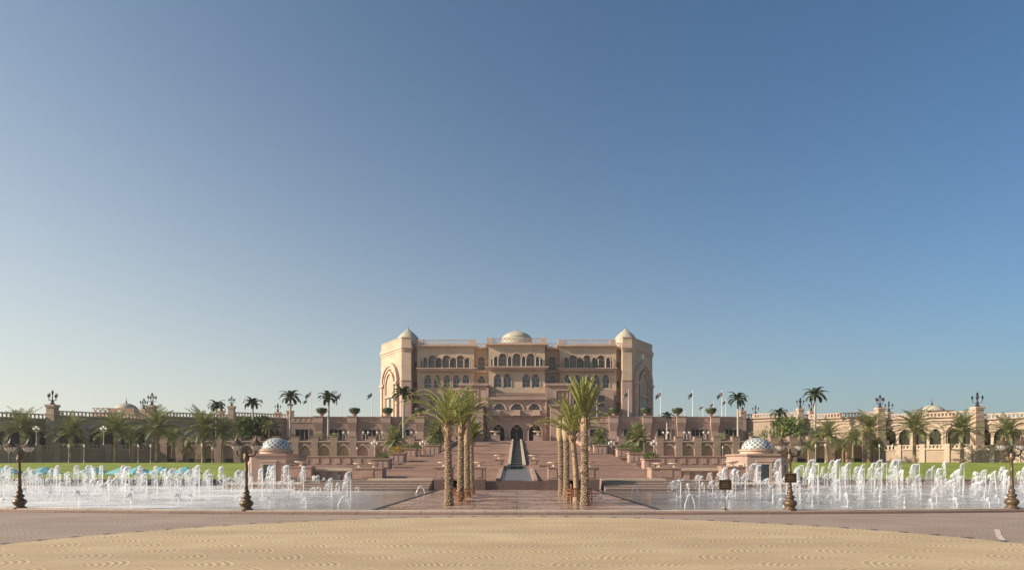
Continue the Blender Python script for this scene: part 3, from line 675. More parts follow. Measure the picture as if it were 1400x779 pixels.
# ================================================================== PALACE
pal = thing('palace', 'huge tan and rose stone domed palace above the staircase', 'palace', (0, 215, 10))
def Z(y, D=215): return wz(y, D)
def X(dx, D=215): return dx*D/F
def part(name, mat, mb, **k): return mb.build(name, mat, pal, **k)
a = MB(); a.box(-X(146), X(146), 219.5, 246, 10, Z(474)); part('main_block', TAN, a)
a = MB(); a.box(-X(146), X(146), 219.4, 246.1, 10, Z(545)); a.box(-X(120), X(120), 225, 240, Z(474), Z(474)+.5); part('base_block', PINK, a)
for s in (-1, 1):
    # ---- wing bay
    Yw = 215; xa, xb = sorted((s*X(58.5), s*X(132.5)))
    big = [(s*X(77, Yw), X(5.4)), (s*X(96), X(5.4)), (s*X(115), X(5.4))]
    sm = [(s*X(q), X(2.6)) for q in (67.5, 86.5, 105.8, 125)]; sl_ = [(s*X(q), X(1.1)) for q in (62.3, 130)]
    zb, zs = Z(503.5), Z(491)
    ops = [(x, r, zb, zs, 'round') for x, r in big]+[(x, r, zb, Z(492), 'point') for x, r in sm]+[(x, r, zb, Z(493.5), 'rect') for x, r in sl_]
    a = MB(); arch_panel(a, xa, xb, Z(505.5), Z(475), Yw, Yw+1.2, ops)
    o2 = [(s*X(CX-q), X(4.6), Z(530), Z(518.5), 'point') for q in (585, 598, 611, 624, 637)] 
    arch_panel(a, xa, xb, Z(533), Z(507.5), Yw+.0, Yw+1.2, o2)
    a.box(xa, xb, Yw+1.2, 219.4, Z(533), Z(475)); part('wing_wall', TAN, a)
    a = MB(); o3 = [(s*X(CX-q), X(4.2), Z(556), Z(541), 'rect') for q in (591, 611, 631)]
    arch_panel(a, xa, xb, 10, Z(533.4), Yw-.3, Yw+1.2, o3); a.box(xa, xb, Yw+1.2, 219.3, 10, Z(533.4)); part('wing_base', PINK, a)
    for o_ in ops[:3]: window(pal, *o_, Yw+.9, 'two', mould=Yw)
    for o_ in ops[3:7]: window(pal, *o_, Yw+.95, 'slit', mould=Yw)
    for o_ in ops[7:]: window(pal, *o_, Yw+.95, 'none', name='slit_window')
    for o_ in o2: window(pal, *o_, Yw+.8, 'y', mould=Yw)
    for o_ in o3: window(pal, *o_, Yw+.6, 'two')
    for i in range(8):
        a = MB(); xx = s*X(62+9.9*i); a.lathe(xx, Yw-.25, [(.22, zb), (.13, zb+.3), (.12, zs-.4), (.24, zs)], 8); part('colonnette', CREAM, a)
    a = MB(); a.box(xa-.5, xb+.5, Yw-1.3, Yw+.02, Z(507), Z(504.6)); a.box(xa-1.0, xb+1.0, Yw-1.8, Yw+.02, Z(504.6), Z(503.6))
    for i in range(26): xx = xa+.3+i*(xb-xa-.9)/25; a.box(xx, xx+.3, Yw-1.2, Yw+.0, Z(508.6), Z(507))
    part('balcony', TRIM, a)
    a = MB(); a.box(xa-.5, xb+.5, Yw-.6, 219.3, Z(475), Z(473.6)); a.box(xa-.9, xb+.9, Yw-1.1, 219.2, Z(473.6), Z(471.6)); a.box(xa-.6, xb+.6, Yw-.7, 219.1, Z(471.6), Z(471)); part('cornice', TRIM, a)
    a = MB(); lattice(a, xa+1.2, xb-1.2, Yw-.3, Z(470.2), Z(465.2), .95, .2)
    for xx in (xa-.5, xb-1.2): a.box(xx, xx+1.7, Yw-.75, Yw+.8, Z(471), Z(464.4))
    part('parapet', TRIM, a)
    # corner pilaster
    a = MB(); a.box(*sorted((s*X(132.5), s*X(136))), Yw-.05, 219.4, Z(540), Z(475)); a.box(*sorted((s*X(131.8), s*X(136.6))), Yw-.3, 219.2, Z(476.5), Z(474.9)); part('corner_pilaster', TRIM, a)
    # ---- recess between wing and centre
    xa, xb = sorted((s*X(38.8, 217.5), s*X(58.5, 217.5))); xm = s*X(48.3, 217.5)
    oo = [(xm, X(4.7), Z(504), Z(491), 'round'), (xm-X(7.6), X(.9), Z(504), Z(496), 'rect'), (xm+X(7.6), X(.9), Z(504), Z(496), 'rect')]; o2 = [(xm, X(4.6), Z(525), Z(518.5), 'point')]
    a = MB(); arch_panel(a, xa, xb, Z(506), Z(476), 217.5, 218.6, oo); arch_panel(a, xa, xb, Z(527), Z(506), 217.5, 218.6, o2); a.box(xa, xb, 218.6, 219.4, 12, Z(476)); part('recess_wall', TAN, a)
    for o_ in oo[:1]: window(pal, *o_, 218.4, 'two')
    for o_ in oo[1:]: window(pal, *o_, 218.4, 'none', name='slit_window')
    window(pal, *o2[0], 218.4, 'y')
    a = MB(); a.box(xa, xb, 216.6, 219.4, Z(476), Z(473.5)); lattice(a, xa, xb, 217.2, Z(472.6), Z(468), 1.1); a.box(xa, xb, 216.9, 217.5, Z(473.5), Z(472.9)); a.box(xa, xb, 216.8, 217.5, Z(508), Z(505)); part('recess_cornice', TRIM, a)
    # ---- side strip and tower
    xa, xb = sorted((s*X(134), s*X(146)))
    oo = [(s*X(139.5), X(2), Z(503), Z(493), 'rect')]; a = MB()
    rows_ = [(506, 476, 503, 493), (531, 506, 528, 520), (566, 531, 560, 548)]
    for (zb_, zt_, wb_, wt_) in rows_:
        arch_panel(a, xa, xb, Z(zb_), Z(zt_), 217.6, 218.8, [(s*X(139.8), X(2), Z(wb_), Z(wt_), 'rect')])
    a.box(xa, xb, 218.8, 219.5, 10, Z(476)); a.box(xa, xb, 217.6, 218.8, 10, Z(566)); part('side_strip', TAN, a)
    for r_ in rows_: window(pal, s*X(139.8), X(2), Z(r_[2]), Z(r_[3]), 'rect', 218.6, 'two')
    a = MB(); a.box(xa, xb, 216.9, 219.5, Z(476), Z(473)); lattice(a, xa, xb, 217.2, Z(472.2), Z(467.5), 1.1); part('side_cornice', TRIM, a)
    # tower polygon (x mirrored)
    T = [(s*X(144.5, 213), 213), (s*X(157.5, 213), 213), (s*45.1, 227), (s*45.1, 240), (s*36, 248), (s*X(144.5, 213), 248)]
    def grow(P, g):
        cx_ = sum(p[0] for p in P)/len(P); cy_ = sum(p[1] for p in P)/len(P)
        return [(cx_+(p[0]-cx_)*(1+g/14), cy_+(p[1]-cy_)*(1+g/18)) for p in P]
    zc = Z(476, 213)
    a = MB(); a.prism(T, 10, zc); a.prism(grow(T, -.15), zc+1.2, Z(461.5, 213)); part('tower', TAN, a)
    a = MB(); a.prism(grow(T, .35), 9.9, Z(520, 213)); a.prism(grow(T, .5), Z(520.6, 213), Z(519.4, 213)); part('tower_base', PINK, a)
    a = MB(); a.prism(grow(T, .3), zc-.7, zc); a.prism(grow(T, .75), zc, zc+.75); a.prism(grow(T, .45), zc+.75, zc+1.2); a.prism(grow(T, .05), Z(461.5, 213), Z(460.4, 213)); part('tower_cornice', TRIM, a)
    # great arch on the oblique face
    p0 = Vector((s*X(157.5, 213), 213, 0)); p1 = Vector((s*45.1, 227, 0)); dr = (p1-p0).normalized() if s > 0 else (p0-p1).normalized()
    org = p0 if s > 0 else p1; ln = (p1-p0).length
    yv = Vector((-dr.y, dr.x, 0))      # into the building
    M = Matrix(((dr.x, yv.x, 0, org.x), (dr.y, yv.y, 0, org.y), (0, 0, 1, 0), (0, 0, 0, 1)))
    mid = ln*.5; zs = 29.6
    a = MB(M)
    ring(a, mid, 5.4, 1.3, 10, zs, 'round' if s < 0 else 'round', -1.0, 0.05, 12); ring(a, mid, 4.6, .8, 10, zs, 'round', -.6, .06, 12); part('great_arch', TRIM if s < 0 else TRIM, a)
    a = MB(M); ring(a, mid, 3.0, .7, 10, zs-1, 'point', -.75, .04, 10); part('inner_arch', TAN, a)
    a = MB(M); a.box(mid-3.0, mid+3.0, -.9, .03, 25.0, 25.7); part('transom', TRIM, a)
    for q in (-6.9, 3.9): a = MB(M); a.box(mid+q, mid+q+3.0, -1.3, .03, zs-.8, zs); part('impost', TRIM, a)
    a = MB(M); a.slab(outline(mid, 2.9, 14, zs-1, 'point'), -.34, -.28); g_ = part('arch_recess', TAN, a)
    a = MB(M); a.box(mid-.9, mid+.9, -.42, -.34, 15, 25); a.build('tall_window', GLASS, g_)
    if s > 0:
        a = MB(M); a.slab([(mid+.0+1.05*math.cos(q*math.pi/8), wz(488.5, 221)+.85*math.sin(q*math.pi/8)) for q in range(16)], -.25, .03); part('medallion', WHITE, a)
    # corner dome
    dx, dy = s*X(148.5, 222), 222; r = X(15.5, 222); zb = wz(464.5, 222)-.5
    a = MB(); a.lathe(dx, dy, [(r*1.04, zb-3), (r*1.04, zb+.5)], 28); a.lathe(dx, dy, [(q, zb+.5+h) for q, h in CONEP(r, 3.4)], 28)
    dm = part('dome', DOME, a, smooth=True); a = MB(); finial(a, dx, dy, zb+4.0, .5); a.build('finial', IRON, dm)
    # ---- flanking block (rose)
    D = 207; xa, xb = sorted((s*X(41, D), s*X(78, D)))
    a = MB(); xm = s*X(63, D)
    arch_panel(a, xa, xb, 10.3, Z(527, D), D, D+1, [(xm, X(9, D), Z(552, D), Z(533.5, D), 'rect'), ]); a.box(xa, xb, D+.5, 219, 10.3, Z(527, D)); part('flank_block', PINK, a)
    a = MB(); ring(a, xm, X(9, D), .35, Z(552, D), Z(533.5, D), 'rect', D-.15, D+.02); a.box(xm-2.2, xm+2.2, D-.15, D+.02, Z(552.0, D)-.35, Z(552, D))
    for u in (-.65, 0, .65): a.box(xm+u*2-.18, xm+u*2+.18, D+.2, D+.49, Z(552, D), Z(533.5, D))
    part('flank_panel', TRIM, a)
    a = MB(); a.box(xa-.5, xb+.5, D-.6, 219, Z(527, D), Z(524, D)); a.box(xa-.2, xb+.2, D-.3, 219, Z(528, D), Z(527, D)); part('flank_cornice', PINK, a)
    a = MB(); xc0, xc1 = sorted((s*X(46, 203), s*X(68, 203))); a.box(xc0, xc1, 203, D-.01, 10.2, Z(555, 203)); a.box(xc0-.4, xc1+.4, 202.6, D-.02, Z(555, 203), Z(552.5, 203)); a.box(xc0-.2, xc1+.2, 202.8, D-.03, Z(556.4, 203), Z(555, 203)); part('flank_pier', PINK, a)
    a = MB(); a.box(*sorted((s*X(68.3, 204), s*X(71, 204))), 203.4, 206.9, 10.2, Z(558, 204)); part('flank_downpipe', CREAM, a)
# ---- centre bay
D = 211; xa, xb = -X(38.5, D), X(38.5, D)
zz = lambda y: Z(y, D); xx_ = lambda q: X(q-CX, D)
ops = [(xx_(q), X(5.2, D), zz(501.5), zz(488), 'round') for q in (687.5, 706.5, 725.5)]+[(xx_(q), X(2.5, D), zz(501.5), zz(490.5), 'point') for q in (678, 697, 716, 735)]+[(xx_(q), X(1, D), zz(501.5), zz(491), 'rect') for q in (672.5, 740.5)]
o2 = [(xx_(q), X(5.2, D), zz(529), zz(518), 'point') for q in (680.5, 693.5, 719.5, 732.5)]
a = MB(); arch_panel(a, xa, xb, zz(503.5), zz(473), D, D+1.2, ops); arch_panel(a, xa, xb, zz(537), zz(505.5), D, D+1.2, o2); a.box(xa, xb, D+1.2, 219.5, 12, zz(473)); part('centre_wall', TAN, a)
for o_ in ops[:3]: window(pal, *o_, D+.9, 'two', mould=D)
for o_ in ops[3:7]: window(pal, *o_, D+.95, 'slit', mould=D)
for o_ in ops[7:]: window(pal, *o_, D+.95, 'none', name='slit_window')
for o_ in o2: window(pal, *o_, D+.7, 'y', mould=D)
for q in (675, 681, 694, 700, 713, 719, 732, 738): a = MB(); a.lathe(xx_(q), D-.25, [(.22, zz(501.5)), (.13, zz(500)), (.12, zz(491.5)), (.24, zz(490))], 8); part('colonnette', CREAM, a)
a = MB(); a.box(xa-.6, xb+.6, D-1.3, D+.02, zz(505), zz(502.8)); a.box(xa-1.1, xb+1.1, D-1.9, D+.02, zz(502.8), zz(501.6))
for i in range(28): q = xa+.3+i*(xb-xa-.9)/27; a.box(q, q+.3, D-1.2, D, zz(506.6), zz(505))
part('balcony', TRIM, a)
a = MB(); a.box(xa-.5, xb+.5, D-.6, 219.4, zz(473), zz(471.8)); a.box(xa-.9, xb+.9, D-1.1, 219.3, zz(471.8), zz(469.8)); part('cornice', TRIM, a)
a = MB(); lattice(a, xa+1.2, xb-1.2, D-.3, zz(468.6), zz(463.2), .95, .2)
for q in (xa-.5, xb-1.2): a.box(q, q+1.7, D-.75, D+.8, zz(469.8), zz(462.4))
a.box(xa-.2, xa+.2, D+.8, 219, zz(469.8), zz(464)); a.box(xb-.2, xb+.2, D+.8, 219, zz(469.8), zz(464)); a.box(xa+.2, xb-.2, 218.6, 219.2, zz(469.8), zz(464)); part('parapet', TRIM, a)
r = X(20.5, 224); zd = wz(464, 224); a = MB(); a.lathe(0, 224, [(r*1.03, Z(474)), (r*1.03, zd)], 36); a.lathe(0, 224, [(q, zd+h) for q, h in DOMEP(r, 2.8)], 36)
dm = part('dome', DOME, a, smooth=True); a = MB(); finial(a, 0, 224, zd+3.2, .55); a.build('finial', GOLD, dm)
for s in (-1, 1):
    for nm, q in (('finial', 36.5),):
        a = MB(); finial(a, s*X(q, D), D, zz(462.4), .45); part('corner_finial', TRIM, a)
# small balustrade at y 538-543, then rose porch
D = 206; zz = lambda y: Z(y, D); xa, xb = -X(40.5, D), X(40.5, D)
a = MB(); balusters(a, xa, xb, D+.2, zz(542.5), zz(537.5), .6, .32, .3); a.box(xa, xb, D+.3, 211, zz(546), zz(544)); part('porch_balustrade', PINK, a)
a = MB(); a.box(xa-.6, xb+.6, D-.8, D+1.5, zz(546.6), zz(545)); a.box(xa-.3, xb+.3, D-.4, D+1.2, zz(545), zz(542.5)); a.box(xa-.3, xb+.3, D-.3, D+.02, zz(573.8), zz(571.5)); part('porch_cornice', PINK, a)
up = [(X(q, D), X(8, D), zz(566), zz(560), 'round') for q in (-24, 0, 24)]; dn = [(X(q, D), X(8.6, D), 10.35, zz(591.5), 'point') for q in (-25, 0, 25)]
a = MB(); arch_panel(a, xa, xb, zz(572), zz(546.6), D, D+1.5, up, 9); arch_panel(a, xa, xb, 10.3, zz(573), D, D+2.5, dn, 9); a.box(xa, xb, D+1.5, 219, zz(572), zz(545.5)); a.box(xa, xb, D, D+.9, zz(573), zz(572)); a.box(xa, xb, 214, 219, 10.3, zz(573)); a.box(xa, xb, 206.05, 214, zz(573.3), zz(572.2)); part('porch', PINK, a)
for o_ in up: window(pal, *o_, D+1.3, 'y')
for o_ in dn: window(pal, *o_, D+2.4, 'door', name='door')
for o_ in up: a = MB(); ring(a, o_[0], o_[1], .5, zz(561), o_[3], 'round', D-.2, D+.02, 9); part('porch_arch', TRIM, a)
for o_ in dn: a = MB(); ring(a, o_[0], o_[1], .32, 10.35, o_[3], 'point', D-.25, D+.02, 9); part('porch_arch', TRIM, a)
a = MB(); a.box(xa, xb, D-.9, D-.6, zz(568), zz(561.2)); a.box(xa-.1, xb+.1, D-1.0, D-.5, zz(561.2), zz(560.4)); a.box(xa, xb, D-1.0, D+.0, zz(568.8), zz(568)); part('porch_gallery', PINK, a)
for q in (-27, 0, 27):
    a = MB(); a.box(X(q, D)-1.0, X(q, D)+1.0, D-1.7, D-.9, zz(567.5), zz(560.8)); a.box(X(q, D)-1.15, X(q, D)+1.15, D-1.85, D-.9, zz(568.2), zz(567.4)); part('gallery_box', TRIM, a)
for s in (-1, 1):
    a = MB()
    for q in (38.5,): a.box(*sorted((s*X(q, D), s*X(q+2.6, D))), D-.5, D+.01, zz(573), zz(530))
    part('porch_pilaster', PINK, a)
# ================================================================== WINGS
def wing(s, sn, turr, pxs, Ds, mat):
    """chain of wall segments between turrets, stepping down as it comes nearer"""
    for i in range(len(pxs)-1):
        D0, D1 = Ds[i], Ds[i+1]; A = Vector((wx(pxs[i], D0), D0, 0)); B = Vector((wx(pxs[i+1], D1), D1, 0))
        if s < 0: A, B = B, A
        dr = (B-A).normalized(); ln = (B-A).length; yv = Vector((-dr.y, dr.x, 0))
        M = Matrix(((dr.x, yv.x, 0, A.x), (dr.y, yv.y, 0, A.y), (0, 0, 1, 0), (0, 0, 0, 1)))
        Dm = (D0+D1)/2; zt = wz(571, Dm); z0 = 3.5
        t = thing('palace_wing', wl[sn][i], 'building', tuple(M @ Vector((ln/2, 0, z0))))
        nw = WN[sn][i]; ops = []; step = ln/max(nw, 1); zs = wz(600, Dm); zb = wz(612, Dm)
        for k_ in range(nw):
            for u in (-1.55, 1.55): ops.append((step*(k_+.5)+u, 1.25, zb, zs+.9, 'point'))
        a = MB(M); arch_panel(a, 0, ln, z0, zt, 0, .8, ops, 6); a.box(0, ln, .8, 9, z0, zt-.05); a.build('wall', mat, t)
        for o_ in ops: window(t, *o_, .7, 'wing', M=M)
        for k_ in range(nw):
            a = MB(M); ring(a, step*(k_+.5), 3.15, .5, zb, zs+.7, 'round', -.35, .02, 9); a.box(step*(k_+.5)-3.6, step*(k_+.5)+3.6, -.5, .02, zb-.35, zb); a.box(step*(k_+.5)-.3, step*(k_+.5)+.3, -.3, .0, zb, zs+1.1); a.build('arch_surround', CREAM, t)
        a = MB(M); a.box(0, ln, -.5, .3, zt-.05, zt+.25); balusters(a, .1, ln-.1, -.1, zt+.25, zt+1.35, .8, .34, .3); a.build('balustrade', TRIM, t)
        a = MB(M); a.box(0, ln, -.35, .01, zt-.9, zt-.7); a.build('string_course', TRIM, t)
        # lower garden terrace in front
        if i >= 1:
            zl = wz(608.5, Dm); a = MB(M); x0_, x1_ = 0, ln
            a.box(x0_, x1_, -7, -.4, z0, zl-1.3); a.build('lower_wall', mat, t)
            a = MB(M); balusters(a, x0_, x1_, -6.8, zl-1.1, zl, .8, .4, .25); a.box(x0_, x1_, -7.25, -6.4, zl-1.3, zl-1.1)
            for q in range(4): a.box(x0_+ln*q/4-.6, x0_+ln*q/4+.6, -7.3, -6.3, z0, zl+.15)
            a.build('lower_balustrade', CREAM if s > 0 else TRIM, t)
wl = {'left': ['shaded palace wing section nearest the podium on the left', 'shaded palace wing section behind the date palms at left centre', 'shaded left wing section under the small grey dome', 'shaded wing section at the far left edge'],
      'right': ['sunlit palace wing section nearest the podium on the right', 'sunlit palace wing section behind the leafy banana clump', 'sunlit wing section under the right dome', 'sunlit wing section at the far right edge']}
WN = {'left': [0, 2, 3, 3], 'right': [0, 2, 3, 3]}
wing(-1, 'left', None, [403, 316, 203, 72, -60], [205, 195, 182, 168, 154], WING)
wing(1, 'right', None, [1010, 1097, 1207, 1336, 1470], [205, 195, 182, 168, 154], WING)
# turrets with candelabra
def turret(px, D, ytop, wpx, label, mat, z0=3.5, back=0):
    t = thing('turret', label, 'turret', (wx(px, D), D, z0)); h = wz(ytop, D); w_ = wpx*D/F/2*.78; x = wx(px, D); y = D
    a = MB(); a.box(x-w_, x+w_, y-w_, y+w_, z0, h-2.2); a.box(x-w_*.9, x+w_*.9, y-w_*.9, y+w_*.9, h-2.2, h-.7); a.build('shaft', mat, t)
    a = MB(); a.box(x-w_*1.08, x+w_*1.08, y-w_*1.08, y+w_*1.08, h-2.4, h-2.15); a.build('collar', TRIM, t); a = MB(); a.box(x-w_*1.05, x+w_*1.05, y-w_*1.05, y+w_*1.05, h-.7, h-.4); a.box(x-w_*1.14, x+w_*1.14, y-w_*1.14, y+w_*1.14, h-.4, h); a.build('cap', TRIM, t)
    return (x, y, h)
def lantern(mb, x, y, z, s):
    mb.lathe(x, y, [(.05*s, z-.2*s), (.16*s, z), (.26*s, z+.45*s), (.3*s, z+.5*s), (.18*s, z+.72*s), (.04*s, z+.85*s), (.02*s, z+1.1*s)], 6)
def candelabra():
    t = thing('candelabra', 'x', 'lamp', group='dark candelabra lamps on the wing turrets')
    a = MB(); a.lathe(0, 0, [(.5, 0), (.55, .3), (.25, .6), (.32, 1.0), (.12, 1.3), (.1, 2.5)], 8); a.build('post', IRON, t)
    for k_ in range(4):
        an = k_*math.pi/2+.25; c, s_ = math.cos(an), math.sin(an); a = MB(); a.tube([(0, 0, 1.1), (c*.55, s_*.55, .95), (c*1.0, s_*1.0, 1.2), (c*1.05, s_*1.05, 1.75)], .07, 5); lantern(a, c*1.05, s_*1.05, 1.9, .95); a.build('arm', IRON, t)
    a = MB(); lantern(a, 0, 0, 2.6, 1.1); a.build('lantern', IRON, t); return t
CA = Proto(candelabra())
for (px, D, yt, wp, lab, sc) in (
    (72, 167, 553, 15, 'far left turret', 1.0), (208, 181, 554, 13, 'taller turret right of the grey dome', .95), (197, 193, 559, 9, 'shorter turret right of the grey dome', .85),
    (317, 194, 555, 10, 'turret between the first two royal palms', .8), (303, 206, 561, 9, 'low turret behind the leftmost royal palm', .75), (380, 207, 563, 9, 'low squat turret left of the second royal palm', .75), (397, 203, 561, 10, 'turret behind the tall royal palm near the podium', .75),
    (1015, 203, 561, 10, 'right hand turret beside the leaning royal palm', .75), (1033, 207, 566, 9, 'low squat turret above the right kiosk', .75), (1094, 194, 558, 10, 'tall turret right of the banana clump', .85), (1109, 206, 562, 9, 'low turret behind the tall right royal palm', .8),
    (1203, 181, 557, 13, 'taller turret left of the right dome', .95), (1215, 193, 563, 9, 'shorter turret left of the right dome', .85), (1336, 167, 556, 15, 'far right turret', 1.0)):
    x, y, h = turret(px, D, yt, wp, 'square stone turret, the '+lab, WING)
    CA.put((x, y, h), 'dark multi armed lamp on the '+lab, rz=px, scale=sc)
# far side domes
def side_dome(px, D, ytop, ybase, rpx, lab, yfin):
    x = wx(px, D); r = rpx*D/F; zb = wz(ybase, D)
    t = thing('domed_pavilion', lab, 'building', (x, D, 4)); a = MB(); a.box(x-r*2.2, x+r*1.2, D-r*1.0, D+r*1.2, 4, zb); a.build('block', TRIM, t)
    a = MB(); lattice(a, x-r*2.1, x-r*.9, D-r*.95, zb, zb+1.4, 1.0); a.box(x-r*.9, x+r*1.15, D-r*.95, D-r*.9, zb, zb+1.5); a.build('parapet', ROSE, t)
    a = MB(); a.lathe(x, D, [(r*math.cos(q*math.pi/20), zb+(wz(ytop, D)-zb)*math.sin(q*math.pi/20)) for q in range(10)]+[(.05, wz(ytop, D))], 30); d_ = a.build('dome', DOME, t, True)
    a = MB(); finial(a, x, D, wz(ytop, D)-.1, (wz(yfin, D)-wz(ytop, D))/2.6); a.build('finial', IRON, d_)
side_dome(173, 196, 551, 566, 17, 'pink pavilion with grey dome and finial above the left wing', 541)
side_dome(1274, 196, 553.5, 569, 18, 'pale domed pavilion with finial above the right wing', 543)
side_dome(1140, 225, 566.5, 572, 8, 'small white domed pavilion peeping over the right wing', 560)
# ================================================================== PALMS
def frond(mb, base, az, el0, length, droop, rnd, nl=20, lw=.045, ll=.5, vee=.5, wide=1.0):
    """curved rachis with leaflets down both sides"""
    pts = []; p = Vector(base); el = el0; n = 9; seg = length/n; side = Vector((-math.sin(az), math.cos(az), 0))
    curl = rnd.uniform(-.25, .25); az2 = az
    for i in range(n+1):
        pts.append(p.copy()); d = Vector((math.cos(az2)*math.cos(el), math.sin(az2)*math.cos(el), math.sin(el)))
        p += d*seg; el -= droop/n*(0.4+1.3*i/n); az2 += curl/n
    mb.cur = 1; mb.tube(pts, [.045*(1-i/(n+1))+.008 for i in range(n+1)], 3); mb.cur = 0
    for k_ in range(nl):
        t = .14+.86*(k_+.5)/nl; f = t*n; i = min(int(f), n-1); q = pts[i].lerp(pts[i+1], f-i); tg = (pts[i+1]-pts[i]).normalized()
        up = side.cross(tg).normalized()*-1
        if up.z < 0: up = -up
        L_ = ll*(math.sin(math.pi*min(1, .18+t*.82))**.6*.85+.2)*rnd.uniform(.85, 1.15)
        for s in (-1, 1):
            d = (side*s*wide+tg*(.55+.6*t)+up*vee*rnd.uniform(.4, 1.3)+Vector((0, 0, -rnd.uniform(0, .35)))).normalized()
            wv_ = tg.cross(d).cross(d).normalized()*lw if tg.cross(d).length > .01 else up*lw
            m_ = q+d*L_*.5; e_ = q+d*L_+Vector((0, 0, -.12*L_))
            mb.add([q-wv_*.5, m_-wv_, e_, m_+wv_, q+wv_*.5], [[0, 1, 2, 3, 4]])
def date_trunk(mb, h, r0, r1, rnd, lean=0, scales=True, seg=12):
    n = int(h/.16); prof = []; r_ = rnd
    pts = []; rad = []
    for i in range(n+1):
        t = i/n; z = h*t; r = r0+(r1-r0)*t+(.06*math.exp(-t*12))
        pts.append((lean*t*t, 0, z)); rad.append(r*(1.0 if i % 2 else (1.10 if scales else 1.02)))
    mb.tube(pts, rad, seg)
    if scales:
        for i in range(0, n):
            for k_ in range(7):
                a = k_*2*math.pi/7+(i*.31)+r_.uniform(-.12, .12); r = rad[i]; x, y, z = pts[i]
                c, s = math.cos(a), math.sin(a)
                mb.cur = 1
                hw = r*.46; dz_ = .05*(k_ % 2)
                A_ = [(x+c*r*.9-s*hw, y+s*r*.9+c*hw, z+dz_), (x+c*r*.9+s*hw, y+s*r*.9-c*hw, z+dz_), (x+c*(r*1.17)+s*hw*.7, y+s*(r*1.17)-c*hw*.7, z+.10+dz_), (x+c*(r*1.17)-s*hw*.7, y+s*(r*1.17)+c*hw*.7, z+.10+dz_)]
                B_ = [(q[0]-c*.04, q[1]-s*.04, q[2]+.035) for q in A_]; mb.hexa(A_, B_); mb.cur = 0
def palm(name, label, kind, h, seed, cr=2.6, mats=None, nf=44, emin=-.35, emax=1.35, droop=1.2, r0=.27, group=None, lean=0, lw=.05, ll=.5, nl=22, wide=1.0, vee=.5, scales=True, trunkm=None, leafm_=None, boot=True, offx=0):
    t = thing(name, label, kind, group=group); r = random.Random(seed)
    a = MB(); date_trunk(a, h, r0, r0*.82, r, lean, scales); tr = a.build('trunk', [BARKD if scales else BARK, STUB], t)
    top = (lean, 0, h)
    if boot:
        a = MB(); a.tube([(lean, 0, h-.5), (lean, 0, h-.1), (lean, 0, h+.35), (lean, 0, h+.7)], [r0*.9, r0*1.2, r0*1.05, r0*.5], 12)
        for k_ in range(26):
            an = r.uniform(0, 6.28); zz_ = r.uniform(-.5, .4); c, s = math.cos(an), math.sin(an); a.tube([(lean+c*r0, s*r0, h+zz_), (lean+c*r0*1.9, s*r0*1.6, h+zz_+.4)], [.05, .025], 4)
        a.build('frond_bases', BARK, t)
    a = MB()
    for k_ in range(nf):
        f = (k_+.5)/nf; el = emin+(emax-emin)*(f**.8)+r.uniform(-.1, .1); az = k_*2.39996+r.uniform(-.2, .2)
        frond(a, (lean, 0, h+.15+.25*f), az, el, cr*r.uniform(.8, 1.12)*(1-.12*f), droop*r.uniform(.75, 1.25), r, nl, lw, ll, vee, wide)
    a.build('crown', [leafm_ or LEAF, LEAFY], t); return t
# front double row of young date palms on the plaza (all individually different)
G1 = 'date palms in two rows on the wet plaza'
def place(t, x, y, z, rz=0, s=1): t.location = (x, y, z); t.rotation_euler = (.012*math.sin(x*9+y), .022*math.cos(y*3), rz+y); t.scale = (s, s, s)
XR = 5.15
def PD(yb): return 2.9*F/(yb-HY)
D1, D2, D3, D4 = PD(690), PD(684.5), PD(679), PD(675.5)
tt = palm('date_palm', 'nearest date palm of the left row, tall with feathery fronds blown to the left', 'palm', (690-587)*D1/F, 1, 4.7, nf=30, emin=.45, emax=1.5, droop=1.7, wide=.75, group=G1, lw=.036, nl=20, leafm_=LEAFY, r0=.265); place(tt, wx(614, D1), D1, .1)
tt = palm('date_palm', 'second date palm of the left row with upright green crown', 'palm', (684-589)*D2/F, 2, 3.9, nf=26, emin=.85, emax=1.52, droop=.9, wide=.55, group=G1, leafm_=LEAF, r0=.25); place(tt, wx(629.5, D2), D2, .1)
tt = palm('date_palm', 'rearmost date palm of the left row with short bushy crown', 'palm', (675-604)*D4/F, 3, 2.6, nf=30, emin=.5, emax=1.45, droop=.9, wide=.6, group=G1, leafm_=LEAF, r0=.23); place(tt, wx(645.5, D4), D4, .1)
tt = palm('date_palm', 'nearest date palm of the right row with narrow upswept crown', 'palm', (690-581)*D1/F, 4, 3.5, nf=30, emin=1.08, emax=1.5, droop=.3, wide=.45, vee=.8, ll=.40, group=G1, leafm_=LEAFY, r0=.265); place(tt, wx(800, D1), D1, .1)
tt = palm('date_palm', 'second date palm of the right row with spreading yellowish fronds', 'palm', (686-598)*D2/F, 5, 4.2, nf=28, emin=.35, emax=1.45, droop=1.15, wide=.6, group=G1, leafm_=LEAFY, r0=.25, lean=-.45, scales=False); place(tt, wx(788, D2), D2, .1)
def wrapped(label, h, wr, x, D):
    t = thing('wrapped_palm', label, 'palm', group=G1); r = random.Random(int(D))
    a = MB(); date_trunk(a, h, .25, .22, r); a.build('trunk', [BARKD, STUB], t)
    a = MB(); a.tube([(0, 0, h-.1), (0, 0, h+.3), (.05, 0, h+wr*.4), (.02, 0, h+wr*.75), (.08, 0, h+wr*.92), (.1, 0, h+wr)], [.26, .36, .44, .36, .42, .2], 12)
    a.build('wrapping', WRAP, t, True)
    a = MB()
    for k_ in range(14): frond(a, (.1, 0, h+wr*.9), k_*2.4, 1.25, .9, .5, r, 10, .04, .25)
    a.build('crown', [LEAF, LEAFY], t); place(t, x, D, .1)
wrapped('third palm of the left row, its crown bound in tan wrapping', (679-632)*D3/F+1.6, 4.0, wx(639, D3), D3)
